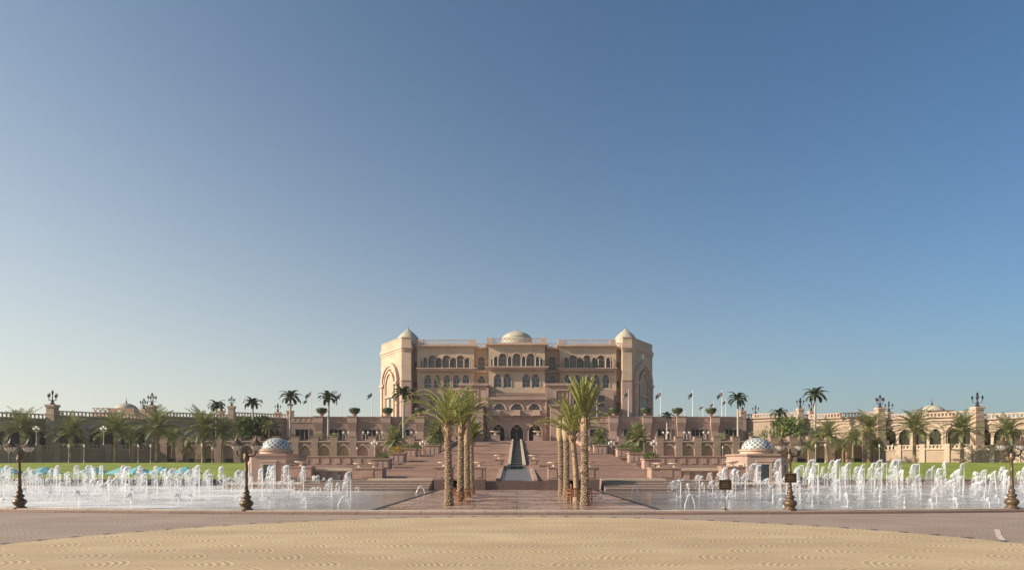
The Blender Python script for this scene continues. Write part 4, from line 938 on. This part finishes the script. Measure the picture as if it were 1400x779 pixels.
wrapped('third palm of the right row with bound tan crown', (680-604)*D3/F, 2.3, wx(774.5, D3), D3)
wrapped('rearmost palm of the right row with bound tan crown', (676-604)*D4/F, 2.1, wx(767.5, D4), D4)
# benches between the palms
def bench():
    t = thing('wooden_bench', 'x', 'bench', group='wooden benches between the plaza palms')
    a = MB()
    for i in range(5): a.box(-.8, .8, -.28+i*.12, -.19+i*.12, .42, .46)
    a.build('seat', WOOD, t); a = MB()
    for i in range(13): a.box(-.77+i*.12, -.70+i*.12, .30, .33, .5, .92)
    a.box(-.82, .82, .285, .345, .9, .98); a.build('backrest', WOOD, t)
    for x in (-.75, .75):
        for y in (-.26, .3): a = MB(); a.box(x-.04, x+.04, y-.04, y+.04, 0, .42 if y > 0 else .62); a.build('leg', WOOD, t)
        a = MB(); a.box(x-.05, x+.05, -.3, .3, .62, .67); a.build('armrest', WOOD, t)
    return t
BE = Proto(bench())
for i, (x, D, lab, rz) in enumerate(((wx(624, 54.5), 55.5, 'wooden bench behind the nearest left palm', 80), (wx(632, 60), 62, 'wooden bench behind the second left palm', 85), (wx(641, 66), 67.5, 'wooden bench between the last two left palms', 90),
        (wx(793, 54), 54.5, 'wooden bench beside the nearest right palm showing its slatted back', 200), (wx(782.5, 60), 61.5, 'wooden bench behind the second right palm', 265), (wx(775, 66), 66, 'wooden bench beside the third right palm', 270), (wx(770, 70), 71.5, 'wooden bench beside the rearmost right palm', 270))):
    BE.put((x, D, .105), lab, rz=R(rz), scale=1.2)
# mature date palms in front of the wings
G2 = 'date palms along the lawns'
dp = [Proto(palm('date_palm', 'x', 'palm', 5.2, 20+i, 4.4, nf=46, emin=-.5, emax=1.35, droop=.95, r0=.23, group=G2, lw=.055, ll=.72, nl=20, leafm_=LEAFG)) for i in range(3)]
def dpalm(i, px, ytop, ybase, D, zb, lab):
    zt = wz(ytop, D); h = zt-zb; sc = h/8.2
    dp[i % 3].put((wx(px, D), D, zb), lab, rz=px, scale=(sc*1.05, sc*1.05, sc))
L2 = [(0, 31, 562, 'shaded date palm at the far left behind the foreground lamp'), (1, 97, 569, 'shaded date palm right of the far left turret'), (2, 158, 565, 'date palm in front of the grey domed pavilion'), (0, 215, 560, 'date palm beside the turret pair on the left'), (1, 278, 562, 'tall date palm where the left arcaded wall begins'), (2, 306, 573, 'smaller date palm right of the tallest one over the left lawn')]
for i, px, yt, lab in L2: dpalm(i, px, yt, 632, 157, 3.8, lab)
dp[0].put((wx(178, 166), 166, 6), 'dark crowned date palm partly hidden behind the palm at the grey dome', scale=.8); dp[1].put((wx(257, 170), 170, 4), 'small yellowish date palm left of the tallest one on the left', scale=.72); dp[2].put((wx(236, 166), 166, 5.2), 'date palm crown against the shaded left wing wall', scale=.85)
dp[1].put((wx(368, 178), 178, 9.7), 'low date palm behind the left kiosk dome', scale=.6)
R2 = [(0, 1131, 576, 'date palm right of the right kiosk'), (1, 1188, 566, 'date palm in front of the taller right turret'), (2, 1250, 563, 'broad date palm left of the double arched window'), (0, 1315, 566, 'broad date palm casting shadow by the far right turret'), (1, 1377, 571, 'date palm at the far right behind the foreground lamp')]
for i, px, yt, lab in R2: dpalm(i, px, yt, 632, 157, 3.8, lab)
dp[2].put((wx(1166, 168), 168, 5), 'date palm partly behind its neighbour before the right wing', scale=.85); dp[0].put((wx(1196, 158), 158, 3.8), 'small date palm between two bigger ones on the right lawn', scale=.68); dp[1].put((wx(1106, 160), 160, 3.9), 'slim young date palm just right of the right kiosk', scale=.62)
dp[2].put((wx(1152, 172), 172, 3.9), 'slender date palm before the right arcaded wall', scale=.75)
# royal palms
def royal(seed):
    t = thing('royal_palm', 'x', 'palm', group='royal palms on the upper terrace'); r = random.Random(seed)
    a = MB(); a.tube([(0, 0, 0), (0, 0, .6), (.03, 0, 4), (.05, 0, 8)], [.34, .26, .24, .19], 10); a.build('trunk', BARK2, t, True)
    a = MB(); a.tube([(.05, 0, 8), (.05, 0, 8.4), (.05, 0, 9.3)], [.2, .23, .12], 10); a.build('crownshaft', LEAFD, t, True)
    a = MB()
    for k_ in range(17):
        f = k_/16; frond(a, (.05, 0, 9.1), k_*2.4+r.uniform(-.2, .2), -.1+1.3*f, 2.7*r.uniform(.85, 1.1), 1.9, r, 26, .11, .62, .15, 1.1)
    a.build('crown', [LEAFD, LEAFD], t); return t
RY = [Proto(royal(31)), Proto(royal(57))]
for i, px, yt, yb, D, zb, lab in ((0, 296, 545, 590, 186, 9.7, 'leftmost royal palm above the left terrace wall'), (1, 346, 541, 596, 180, 9.7, 'second royal palm from the left'), (0, 397, 531, 596, 180, 9.7, 'tallest left royal palm beside the podium end'), (1, 449, 532, 596, 180, 9.7, 'royal palm in front of the left podium'), (0, 552, 525, 596, 180, 9.7, 'royal palm before the left palace tower'),
        (1, 912, 562, 598, 180, 9.7, 'short royal palm in front of the right podium'), (0, 1009, 534, 592, 182, 9.7, 'leaning royal palm at the right podium end'), (1, 1065, 557, 590, 190, 9.7, 'small royal palm rising from the banana clump'), (0, 1114, 527, 590, 184, 9.7, 'tallest right royal palm standing above the wing')):
    sc = (wz(yt, D)-zb)/10.9; t = RY[i].put((wx(px, D), D, zb), lab, rz=px*.7, scale=sc if px not in (912, 1065) else (sc*1.3, sc*1.3, sc))
# fan palms on the terraces by the stairs
def fanpalm(seed):
    t = thing('fan_palm', 'x', 'palm', group='small palms beside the stairs'); r = random.Random(seed)
    a = MB(); a.tube([(0, 0, 0), (0, 0, 3.2)], [.28, .22], 9); a.build('trunk', BARK, t)
    a = MB()
    for k_ in range(40):
        f = k_/39; frond(a, (0, 0, 3.1), k_*2.4, -.7+2.1*f, 2.2*r.uniform(.85, 1.1), .5, r, 12, .10, .6, .35, .8)
    a.build('crown', [FAN, LEAFY], t); return t
FP = [Proto(fanpalm(3)), Proto(fanpalm(8))]
for i, px, yt, D, zb, lab in ((0, 539, 580, 160, 4.1, 'small palm with bare stem left of the staircase'), (1, 596, 572, 170, 5.5, 'spreading yellowish palm in the top left planter'), (1, 819, 584, 165, 6.5, 'spiky pale palm in the top right planter'), (0, 872, 576, 160, 4.1, 'round crowned fan palm right of the staircase')):
    sc = (wz(yt, D)-zb)/5.3; FP[i].put((wx(px, D), D, zb), lab, rz=px, scale=(sc*.95, sc*.95, sc))
# big leafy clumps
def banana(seed, lab, w_, h_, x, D, z, mat):
    t = thing('banana_clump', lab, 'plant'); r = random.Random(seed); a = MB()
    for _ in range(420):
        bx, by = r.gauss(0, w_*.26), r.gauss(0, w_*.2); hz = r.uniform(.25, 1)*h_*(1-.45*(abs(bx)/(w_*.6))**2); an = r.uniform(0, 6.28); ln = r.uniform(1.4, 2.6); e_ = r.uniform(.5, 1.4)
        d = Vector((math.cos(an)*math.cos(e_), math.sin(an)*math.cos(e_), math.sin(e_))); p = Vector((bx, by, max(.1, hz-ln*.6))); u = d.orthogonal().normalized()*.32
        q1 = p+d*ln*.5; q2 = p+d*ln+Vector((d.x*.3, d.y*.3, -.25)); a.add([p, q1-u, q2, q1+u], [[0, 1, 2, 3]])
    a.build('foliage', mat, t); a = MB()
    for _ in range(12): bx, by = r.gauss(0, w_*.2), r.gauss(0, w_*.15); a.tube([(bx, by, 0), (bx, by, h_*.5)], [.12, .08], 5)
    a.build('stem', BARK, t); t.location = (x, D, z)
BAN = leafm('banana_leaf', (.10, .17, .03), (.22, .30, .07))
banana(4, 'big green banana clump behind the right kiosk dome', 9.5, 7.2, wx(1076, 182), 182, 9.6, BAN)
banana(5, 'dark green banana clump between two left royal palms', 7.5, 7.0, wx(358, 182), 182, 9.6, LEAFD)
banana(6, 'yellow green leafy clump left of the dark banana clump', 4.5, 6.5, wx(336, 180), 180, 9.6, SHRUB)
for i, (px, D, z, w_, h_, lab, mt) in enumerate(((1038, 180, 9.7, 6, 2.6, 'yellowish bush above the right kiosk dome', FAN), (456, 179, 9.7, 2.6, 1.8, 'pale green bush on the left terrace beside a royal palm', FAN), (435, 179, 9.7, 2.6, 1.9, 'pale bush at the left podium end', FAN), (984, 179, 9.7, 4.5, 1.7, 'pale bush under the right podium window', FAN),
        (568, 158, 6.4, 3, 1.4, 'dark low bush right of the bare stemmed palm', SHRUB), (860, 158, 6.4, 4.5, 1.4, 'dark low bush below the fan palm on the right', SHRUB), (535, 136, 4.4, 2.4, 1.3, 'green bush below the golden shrub', SHRUB))):
    t = shrub_thing('bush', lab, 'bush', mt, w_, h_, 260, 70+i, size=.42); t.location = (wx(px, D), D, z)
# topiary pots
def topiary():
    t = thing('topiary_pot', 'x', 'planter', group='clipped bushes in pots on the podium roof')
    a = MB(); a.lathe(0, 0, [(.30, 0), (.25, .1), (.45, .3), (.6, .62), (.55, .65)], 12); a.build('pot', ROSE, t)
    a = MB(); r = random.Random(3); a.lathe(0, 0, [(.5, .6), (.95, .8), (1.2, 1.5), (1.15, 1.8), (.2, 1.9)], 12)
    leaf_clump(a, r, (0, 0, 1.3), (1.25, 1.25, .6), 380, .22); a.build('foliage', LEAFD, t); return t
TP = Proto(topiary())
for px, lab in ((440, 'outermost clipped bush in pot on the left podium'), (485, 'second clipped bush from the left podium end'), (530, 'clipped bush in pot before the left tower edge'), (574, 'clipped bush in pot left of the plaza palms'), (840, 'clipped bush in pot before the right palace wing'), (883, 'clipped bush in pot before the right tower'), (926, 'clipped bush in pot just right of the right tower'), (972, 'outermost clipped bush in pot on the right podium')):
    a_ = TP.put((wx(px, 189.4), 189.4, wz(569.5, 190)+.05), lab, scale=1.25)
# flagpoles
def flag_mesh(name, seed, mat4, parent, w_=1.35, h_=.95):
    a = MB(); nx = 8; r = random.Random(seed); ph = r.uniform(0, 6); P = []
    for i in range(nx+1):
        for j, v in enumerate((0, 1/3, 2/3, 1)):
            u = i/nx; P.append((-u*w_, .22*math.sin(u*5+ph), v*h_-u*1.1*h_))
    for i in range(nx):
        for j in range(3):
            a.cur = 3 if i < 2 else j; a.add([P[i*4+j], P[(i+1)*4+j], P[(i+1)*4+j+1], P[i*4+j+1]], [[0, 1, 2, 3]])
    return a.build(name, mat4, parent)
FB = plain('flag_black', (.02, .02, .02), .8); FG = plain('flag_green', (.02, .10, .04), .8); FR = plain('flag_red', (.13, .015, .015), .8); FW = plain('flag_white', (.42, .41, .39), .8)
def flagpole(seed, flag=True):
    t = thing('flagpole', 'x', 'flagpole', group='flagpoles on the podium roof')
    a = MB(); a.tube([(0, 0, 0), (0, 0, 8)], [.11, .06], 8); a.lathe(0, 0, [(.05, 8), (.13, 8.1), (.02, 8.25)], 8); a.build('pole', WHITE, t)
    if flag: o = flag_mesh('flag', seed, [FB, FW, FG, FR], t); o.location = (0, 0, 6.7)
    return t
FL = [Proto(flagpole(1)), Proto(flagpole(2)), Proto(flagpole(3, False))]
for i, px, yt, lab in ((0, 420, 543, 'flagpole, shorter of the close pair left of the podium'), (1, 425, 532, 'flagpole, taller of the close pair left of the podium'), (2, 441, 548, 'bare thin pole beside a clipped bush on the left podium'), (1, 466, 534, 'flagpole right of the podium royal palm'), (0, 509, 533, 'flagpole just left of the palace tower'), (2, 597, 548, 'bare white pole behind the left palm crowns'), (2, 816, 547, 'bare white pole behind the right palm crown'),
        (0, 859, 532, 'flagpole in front of the right palace tower'), (1, 903, 533, 'flagpole just right of the palace tower'), (0, 947, 533, 'tall flagpole between two clipped bushes on the right'), (2, 936, 561, 'short bare pole beside the right podium clipped bush'), (1, 961, 553, 'short flagpole second from the clipped bush on the right'), (0, 975, 549, 'flagpole of middle height right of the outermost clipped bush'), (1, 987, 533, 'tall flagpole of the pair at the right podium end'), (0, 992, 545, 'shorter flagpole of the pair at the right podium end')):
    D = 196; zb = PZ; sc = (wz(yt, D)-zb)/8.2; FL[i].put((wx(px, D), D, zb), lab, rz=0, scale=(max(.8, min(1.3, sc)),)*2+(sc,))
# lawn / terrace lamps
def post_lamp(n, h, name, grp, gl=.24):
    t = thing(name, 'x', 'lamp', group=grp)
    a = MB(); a.lathe(0, 0, [(.16, 0), (.14, .3), (.06, .5), (.05, h-.5), (.08, h-.4), (.04, h-.2)], 8); a.build('post', BOWL, t)
    for k_ in range(n):
        off = 0 if n == 1 else (-.55+1.1*k_/(n-1)); up = .35 if (n == 3 and k_ == 1) else 0
        a = MB(); a.tube([(0, 0, h-.3), (off*.6, 0, h-.35), (off, 0, h-.1+up)], .035, 5); a.lathe(off, 0, [(.05, h-.12+up), (gl*.8, h+.05+up), (gl, h+.28+up), (gl*.8, h+.42+up), (.04, h+.5+up)], 8); a.build('lantern', GLOBE, t)
    return t
G3 = Proto(post_lamp(3, 3.4, 'three_light_lamp', 'three headed terrace lamps')); G2_ = Proto(post_lamp(2, 2.0, 'globe_lamp', 'twin globe lamps on the terrace')); G1_ = Proto(post_lamp(1, 3.0, 'single_lamp', 'single headed garden lamps'))
for px, D, yt, lab in ((50, 152, 589, 'three headed lamp above the far left foreground lamp'), (142, 152, 586, 'three headed lamp on a pier left of the dome palm')):
    G3.put((wx(px, D), D, wz(608, D)), lab, scale=1.0)
for px, D, lab in ((512, 150, 'three headed lamp left of the bare stemmed palm'), (578, 152, 'three headed lamp behind the left stair balustrade'), (836, 152, 'three headed lamp behind the right stair balustrade'), (894, 150, 'three headed lamp right of the fan palm')):
    G3.put((wx(px, D), D, 4.1), lab, scale=(1.0, 1.0, 1.1))
for px, lab in ((473, 'twin globe lamp before the second left podium opening'), (500, 'twin globe lamp before the middle left podium opening'), (519, 'twin globe lamp before the opening left of the tower'), (566, 'twin globe lamp before the opening under the tower'), (910, 'twin globe lamp beside the short right royal palm'), (939, 'twin globe lamp before the middle right podium opening'), (965, 'twin globe lamp before the outer right podium opening')):
    G2_.put((wx(px, 178), 178, 9.7), lab, scale=(1.15, 1.15, .95))
for px, D, z, sc, lab in ((12, 152, 3.7, 1.2, 'pale single lamp at the far left lawn edge'), (94, 152, 3.7, 1.2, 'pale single lamp under the second left date palm'), (115, 152, 3.7, 1.2, 'pale single lamp right of the second left date palm'), (189, 152, 3.7, 1.2, 'pale single lamp at the lawn edge, left of a close pair'), (206, 152, 3.7, 1.2, 'pale single lamp at the lawn edge, right of a close pair'), (276, 152, 3.7, 1.25, 'pale single lamp by the tallest left date palm'), (290, 150, 3.7, 1.0, 'shorter pale single lamp on the left lawn edge'), (488, 150, 4.1, .9, 'single lamp before the left arcaded wall'),
        (923, 150, 4.1, .95, 'single lamp before the right arcaded wall'), (988, 150, 4.1, .95, 'single lamp just left of the right kiosk'), (1115, 152, 3.7, 1.2, 'single lamp right of the slim young palm'), (1128, 152, 3.7, 1.25, 'single lamp beside the first right date palm'), (1202, 152, 3.7, 1.2, 'single lamp left of the sunlit lower wall'), (1220, 152, 3.7, 1.2, 'single lamp before the sunlit lower wall'), (1294, 152, 3.7, 1.2, 'single lamp between the two broad palms on the right'), (1394, 152, 3.7, 1.2, 'single lamp at the far right lawn edge')):
    G1_.put((wx(px, D), D, z), lab, scale=(sc*.62, sc*.62, sc))
for px, s_, lab in ((8, 1, 'pale urn on the wall at the far left'), (88, 1, 'first pale urn under the second left palm'), (101, 1, 'middle pale urn under the second left palm'), (112, 1, 'third pale urn right of the second left palm'), (185, 1, 'pale urn right of the grey dome palm'), (199, 1, 'pale urn left of the palm beside the turret pair'), (1225, 1, 'pale urn on the sunlit balustrade left end')):
    BW.put((wx(px, 158), 158, wz(608, 158)-.2), lab, scale=.75, group='pale urns on the wing garden walls')
# ================================================================== teal parasols
def parasol():
    t = thing('parasol', 'x', 'parasol', group='teal parasols behind the left fountain')
    a = MB(); a.tube([(0, 0, 0), (0, 0, 2.85)], .05, 8); a.build('pole', WHITE, t)
    a = MB(); w_ = 2.7; P = [(w_*math.cos(math.pi/4+k*math.pi/4)*(1 if k % 2 else 1.0), w_*math.sin(math.pi/4+k*math.pi/4), 1.95) for k in range(8)]
    a.add([(0, 0, 2.95)]+P+[(p[0], p[1], 1.8) for p in P], [[0, 1+k, 1+(k+1) % 8] for k in range(8)]+[[1+k, 1+(k+1) % 8, 9+(k+1) % 8, 9+k] for k in range(8)]); a.build('canopy', TEAL, t)
    a = MB(); a.lathe(0, 0, [(.4, 0), (.4, .1), (.06, .14)], 12); a.build('base', WHITE, t)
    for k in range(4):
        pass
    return t
PA = Proto(parasol())
gb = MB(); gb.box(-84, -52, 98, 105.9, -.1, .12); tag(gb.build('sun_deck', CREAM), kind='structure')
for px, lab in ((-4, 'teal parasol cut by the left photo edge'), (60, 'teal parasol right of the far left lamp post'), (116, 'teal parasol under the second left date palm'), (158, 'teal parasol below the palm at the grey dome'), (184, 'teal parasol overlapping its neighbour to the left'), (212, 'teal parasol below the turret pair palm'), (245, 'rightmost teal parasol behind the left jets')):
    PA.put((wx(px, 101.5), 101.5+(px % 3), .12), lab, rz=px, scale=(.92, .92, .96))
# ================================================================== foreground lamps
def street_lamp():
    t = thing('street_lamp', 'x', 'street lamp', group='ornate two lantern lamp posts on the fountain kerb')
    prof = [(.44, 0), (.44, .08), (.34, .12), (.29, .2), (.36, .3), (.44, .42), (.41, .55), (.27, .66), (.21, .72), (.29, .80), (.31, .88), (.23, .96), (.15, 1.02), (.18, 1.08), (.21, 1.16), (.16, 1.25), (.11, 1.4)]
    a = MB(); a.lathe(0, 0, prof, 16); a.build('base', BRONZE, t, True)
    for k in range(8):
        an = k*math.pi/4; 
    a = MB(); a.lathe(0, 0, [(.11, 1.4), (.13, 1.5), (.10, 1.6), (.095, 2.4), (.12, 2.45), (.12, 2.52), (.09, 2.6), (.08, 3.1), (.14, 3.16), (.19, 3.26), (.20, 3.42), (.14, 3.52), (.17, 3.62), (.07, 3.74), (.04, 3.95)], 12); a.build('post', BRONZE, t, True)
    for s in (-1, 1):
        a = MB(); pts = [(0, 0, 3.52), (s*.18, 0, 3.46), (s*.38, 0, 3.47), (s*.55, 0, 3.56), (s*.62, 0, 3.72), (s*.62, 0, 3.86)]
        a.tube(pts, [.06, .055, .055, .055, .055, .07], 7); a.tube([(s*.2, 0, 3.5), (s*.28, 0, 3.62), (s*.2, 0, 3.7), (s*.12, 0, 3.64)], .025, 5); a.lathe(s*.62, 0, [(.03, 3.7), (.09, 3.76), (.05, 3.84), (.13, 3.9)], 10); arm = a.build('arm', BRONZE, t)
        a = MB(); a.lathe(s*.62, 0, [(.15, 3.84), (.27, 3.96), (.36, 4.11), (.39, 4.20)], 8); ln = a.build('lantern', GLOBE, t)
        a = MB(); a.lathe(s*.62, 0, [(.45, 4.17), (.47, 4.20), (.37, 4.27), (.24, 4.37), (.14, 4.48), (.08, 4.6), (.04, 4.70), (.012, 4.86)], 16); a.build('roof', BRONZE, ln)
        a = MB()
        for k in range(6):
            an = k*math.pi/3+math.pi/8; c, q = math.cos(an), math.sin(an); a.tube([(s*.62+c*.155, q*.155, 3.84), (s*.62+c*.28, q*.28, 3.96), (s*.62+c*.395, q*.395, 4.19)], .014, 4)
        a.build('glazing_bars', BRONZE, ln)
    return t
SLP = Proto(street_lamp())
for px, yb, lab, sc in ((27, 694, 'dark ornate lamp post at the far left with two pale lanterns', .985), (337, 697.5, 'dark ornate lamp post before the left domed kiosk', 1.0), (1080, 699, 'gilded ornate lamp post carrying a brown sign board on the right', 1.0), (1383, 697, 'gilded ornate lamp post at the far right edge', 1.02)):
    D = None; x = 0
    D = 44.5
    for _ in range(8): x = wx(px, D); D = kerbY(x)+.95
    o = SLP.put((x, D, .17), lab, scale=sc); 
    if px == 1080: SX, SYD = x, D
# sign boards
def sign_board(parent, z0, h, w_, y):
    a = MB(); a.box(-w_/2, w_/2, y-.03, y, z0, z0+h); o = a.build('board', SIGN, parent)
    a = MB(); ring(a, 0, w_/2-.03, .025, z0+.0, z0+h-.03, 'rect', y-.042, y-.03); a.box(-w_/2, w_/2, y-.042, y-.03, z0-.0, z0+.02); a.build('border', GOLD, o)
    a = MB()
    for k, (zz_, ww) in enumerate(((.72, .30), (.56, .5), (.42, .42), (.28, .54))):
        n_ = 7
        for q in range(n_): 
            xx0 = -w_*ww/2*1.2+q*w_*ww*1.2/n_; a.box(xx0, xx0+w_*ww*1.2/n_*.62, y-.038, y-.03, z0+h*zz_-.012, z0+h*zz_+.014)
    a.build('faint_marks', GOLD, o)
t = thing('sign_stand', 'brown notice board on its own thin post right of the plaza', 'sign'); a = MB(); a.lathe(0, 0, [(.2, 0), (.18, .06), (.06, .16), (.035, .3), (.03, 1.35)], 12); a.build('post', BRONZE, t)
sign_board(t, 1.32, .66, .82, -.05); xx0 = wx(989, 44.0); t.location = (xx0, kerbY(xx0)+.95, .17)
t = thing('sign_board', 'brown notice board strapped to the right lamp post', 'sign'); sign_board(t, 1.78, .62, .78, -.13); a = MB(); a.box(-.09, .09, -.13, .09, 1.9, 1.95); a.box(-.09, .09, -.13, .09, 2.2, 2.25); a.build('bracket', BRONZE, t); t.location = (SX-.02, SYD, .17)
# ================================================================== FOUNTAIN JETS
def jet_mesh(parent, h, seed, fluff=1.0):
    """a rising stream that curls over to the lee side and breaks into falling drops"""
    r = random.Random(seed); a = MB(); cx_ = -.10-.16*fluff*r.uniform(.6, 1.3); P = []
    for i in range(9): P.append((r.uniform(-.012, .012)*(i > 0), r.uniform(-.012, .012), h*.93*i/8))
    P += [(cx_*.25, 0, h*.985), (cx_*.6, 0, h*.995), (cx_*.95, 0, h*.955), (cx_*1.2, 0, h*.87)]
    a.tube(P, [.038*(1+.25*math.sin(i*2.1+seed)) for i in range(9)]+[.06, .07, .06, .03], 6); a.build('stream', JET, parent)
    a = MB()
    def drop(p, s, st=1.5):
        p = Vector(p); a.add([p+Vector((0, 0, s*st)), p+Vector((s, 0, 0)), p+Vector((-s*.5, s*.87, 0)), p+Vector((-s*.5, -s*.87, 0)), p-Vector((0, 0, s*st))], [[0, 1, 2], [0, 2, 3], [0, 3, 1], [4, 2, 1], [4, 3, 2], [4, 1, 3]])
    for _ in range(int(75*fluff)):                           # head
        u = r.random(); drop((cx_*u*1.2+r.gauss(0, .05), r.gauss(0, .06), h*(.985-.10*u*u)+r.gauss(0, .045)), r.uniform(.018, .05), 1.2)
    ns = 2+int(2*fluff)
    for q in range(ns):                                      # ragged strands of drops falling back
        ex = cx_*r.uniform(.7, 2.6)+r.gauss(0, .05); ey = r.gauss(0, .16); lo = r.uniform(.05, .55)
        for _ in range(int(26*h*fluff)):
            t = r.random()**.8; z = h*(.97-(.97-lo)*t*t); k = .35+.65*t
            drop((ex*k+r.gauss(0, .02+.05*t), ey*k+r.gauss(0, .02+.05*t), z), r.uniform(.010, .034)*(1.15-.5*t), 2.2)
    for _ in range(int(45*fluff*h)):                         # loose drops
        t = r.random(); drop((cx_*1.2*t+r.gauss(0, .06+.15*t), r.gauss(0, .05+.15*t), h*(1-t*.95)), r.uniform(.008, .024), 1.6)
    for _ in range(int(60*fluff)): ra = abs(r.gauss(0, .34)); an = r.uniform(0, 6.28); drop((ra*math.cos(an)+cx_*.5, ra*math.sin(an), abs(r.gauss(0, .08))), r.uniform(.012, .035), 1)
    a.build('spray_crown', JET, parent)
JP = []
for i, (h, fl_) in enumerate(((1.0, .7), (1.4, .8), (1.8, .9), (2.3, 1.0), (2.8, 1.1), (3.4, 1.2), (1.6, 1.3), (2.5, 1.5))):
    t = thing('water_jet', 'x', 'water jet'); jet_mesh(t, h, 100+i, fl_); JP.append((h, Proto(t)))
ad = {-1: 'left', 1: 'right'}; cnt = 0
rj = random.Random(77)
for s in (-1, 1):
    for ri, D in enumerate((48, 53.5, 59.5, 65.5, 72, 79, 86, 93, 99)):
        lim = (CX+20 if s < 0 else 1420-CX)*D/F; x = PW+(9 if D < 84 else 13)+ (4 if D < 56 else 0)
        if D > 86: x = 24
        if D < 75: x = PW+3.5+rj.uniform(0, 3)
        while x < lim:
            px = CX+s*x*F/D; dist = abs(px-CX)
            keep = .62 if dist < 250 else (.75 if dist < 330 else .97)
            if D < 56: keep *= .6
            if D > 87 and (wx(340, D) < s*x < wx(425, D) or wx(990, D) < s*x < wx(1075, D)) : keep *= .55
            if rj.random() < keep:
                base = 1.45+.5*math.sin(x*.31+s)+.45*math.sin(x*.11+D*.2)+.0*D
                if dist > 300: base += .55
                if s > 0 and 1080 < px < 1240: base += .7
                if s < 0 and px < 260: base += .15
                if D < 50: base = .8
                elif D < 56: base = 1.1
                if dist < 280: base = min(base, 1.7)
                hh = max(.6, base*rj.choice((.6, .85, 1, 1.1, 1.25, 1.5))*rj.uniform(.9, 1.1)); top = 3-(644 if s < 0 else 634 - 0)*0
                maxz = wz(637 if s < 0 else 629, D); hh = min(hh, maxz)
                j = min(range(len(JP)), key=lambda q: abs(JP[q][0]-hh)+rj.uniform(0, .35))
                kindw = 'small' if hh < 1.1 else ('medium height' if hh < 1.9 else 'tall')
                zone = 'front' if D < 60 else ('middle' if D < 84 else 'rear')
                zone2 = 'near the plaza' if dist < 330 else 'out towards the lawn'
                JP[j][1].put((s*(x+rj.uniform(-.4, .4)), D+rj.uniform(-1.2, 1.2), .06), f'{kindw} white jet in {zone} rows of the {ad[s]} pool {zone2}', rz=rj.gauss(0, .45), scale=(rj.uniform(.95, 1.35),)*2+(hh/JP[j][0],), group=f'fountain jets in the {ad[s]} pool'); cnt += 1
            x += rj.uniform(1.5, 2.35) if D < 84 else rj.uniform(1.9, 2.8)
print('jets', cnt)
def arc_jet(x, y, w_, h, lab):
    t = thing('arching_jet', lab, 'water jet', (x, y, .06)); r = random.Random(int(x*10)); a = MB(); pts = [(-w_/2+w_*i/12, 0, h*(1-(2*i/12-1)**2)) for i in range(13)]
    a.tube(pts, [.03+.012*math.sin(i*2) for i in range(13)], 5, )
    for _ in range(120):
        u = r.random(); s = r.uniform(.01, .025); p = Vector((-w_/2+w_*u+r.gauss(0, .03), r.gauss(0, .04), h*(1-(2*u-1)**2)+r.gauss(-.03, .04)))
        a.add([p+Vector((0, 0, s*2)), p+Vector((s, 0, 0)), p+Vector((-s*.5, s, 0)), p-Vector((0, 0, s*2)), p+Vector((-s*.5, -s, 0))], [[0, 1, 2], [0, 2, 4], [0, 4, 1], [3, 2, 1], [3, 4, 2], [3, 1, 4]])
    a.v = [v for v in a.v]; a.build('stream', JET, t, origin=(0, 0, 0))
arc_jet(wx(470, 50), 50, .85, .75, 'low arching jet near the left pool corner'); arc_jet(wx(575, 72), 72, 1.0, .85, 'faint arching jet beside the left palm row'); arc_jet(wx(943, 48), 48, .75, 1.0, 'arching jet near the right pool corner'); arc_jet(wx(868, 66), 66, .7, 1.1, 'arching jet right of the plaza palms')
arc_jet(wx(1357, 75), 75, .9, 2.3, 'high narrow arching jet before the far right lamp')

def mist(s, n, seed):
    r = random.Random(seed); a = MB()
    for _ in range(n):
        D = r.uniform(47.5, 104)
        lo = 12 if D < 84 else 24
        x = s*(lo+(min(84, (700 if s < 0 else 690)*D/F)-lo)*r.random()**.55); z = .06+abs(r.gauss(0, .22)); q = r.uniform(.008, .026)
        p = Vector((x, D, z)); a.add([p+Vector((0, 0, q*1.5)), p+Vector((q, 0, 0)), p+Vector((-q, 0, 0)), p+Vector((0, q, 0))], [[0, 1, 2], [0, 2, 3], [0, 3, 1], [1, 3, 2]])
    tag(a.build('water_spray', JET), 'fine white spray and splashes over the surface of the %s pool' % ad[s], 'spray', kind='stuff')
mist(-1, 34000, 1); mist(1, 18000, 2)

# pale air over the whole place
hz = newmat('pale_air'); hz[1].nodes.remove(hz[2]); pv = hz[1].nodes.new('ShaderNodeVolumePrincipled'); pv.inputs['Color'].default_value = (.95, .93, .90, 1)
pv.inputs['Density'].default_value = .00018; pv.inputs['Anisotropy'].default_value = .3; hz[1].links.new(pv.outputs[0], hz[1].nodes['Material Output'].inputs['Volume'])
a = MB(); a.box(-3100, 3100, -300, 4100, -1.1, 62); tag(a.build('haze', hz[0]), 'thin pale haze filling the air around the palace', 'haze', kind='stuff')
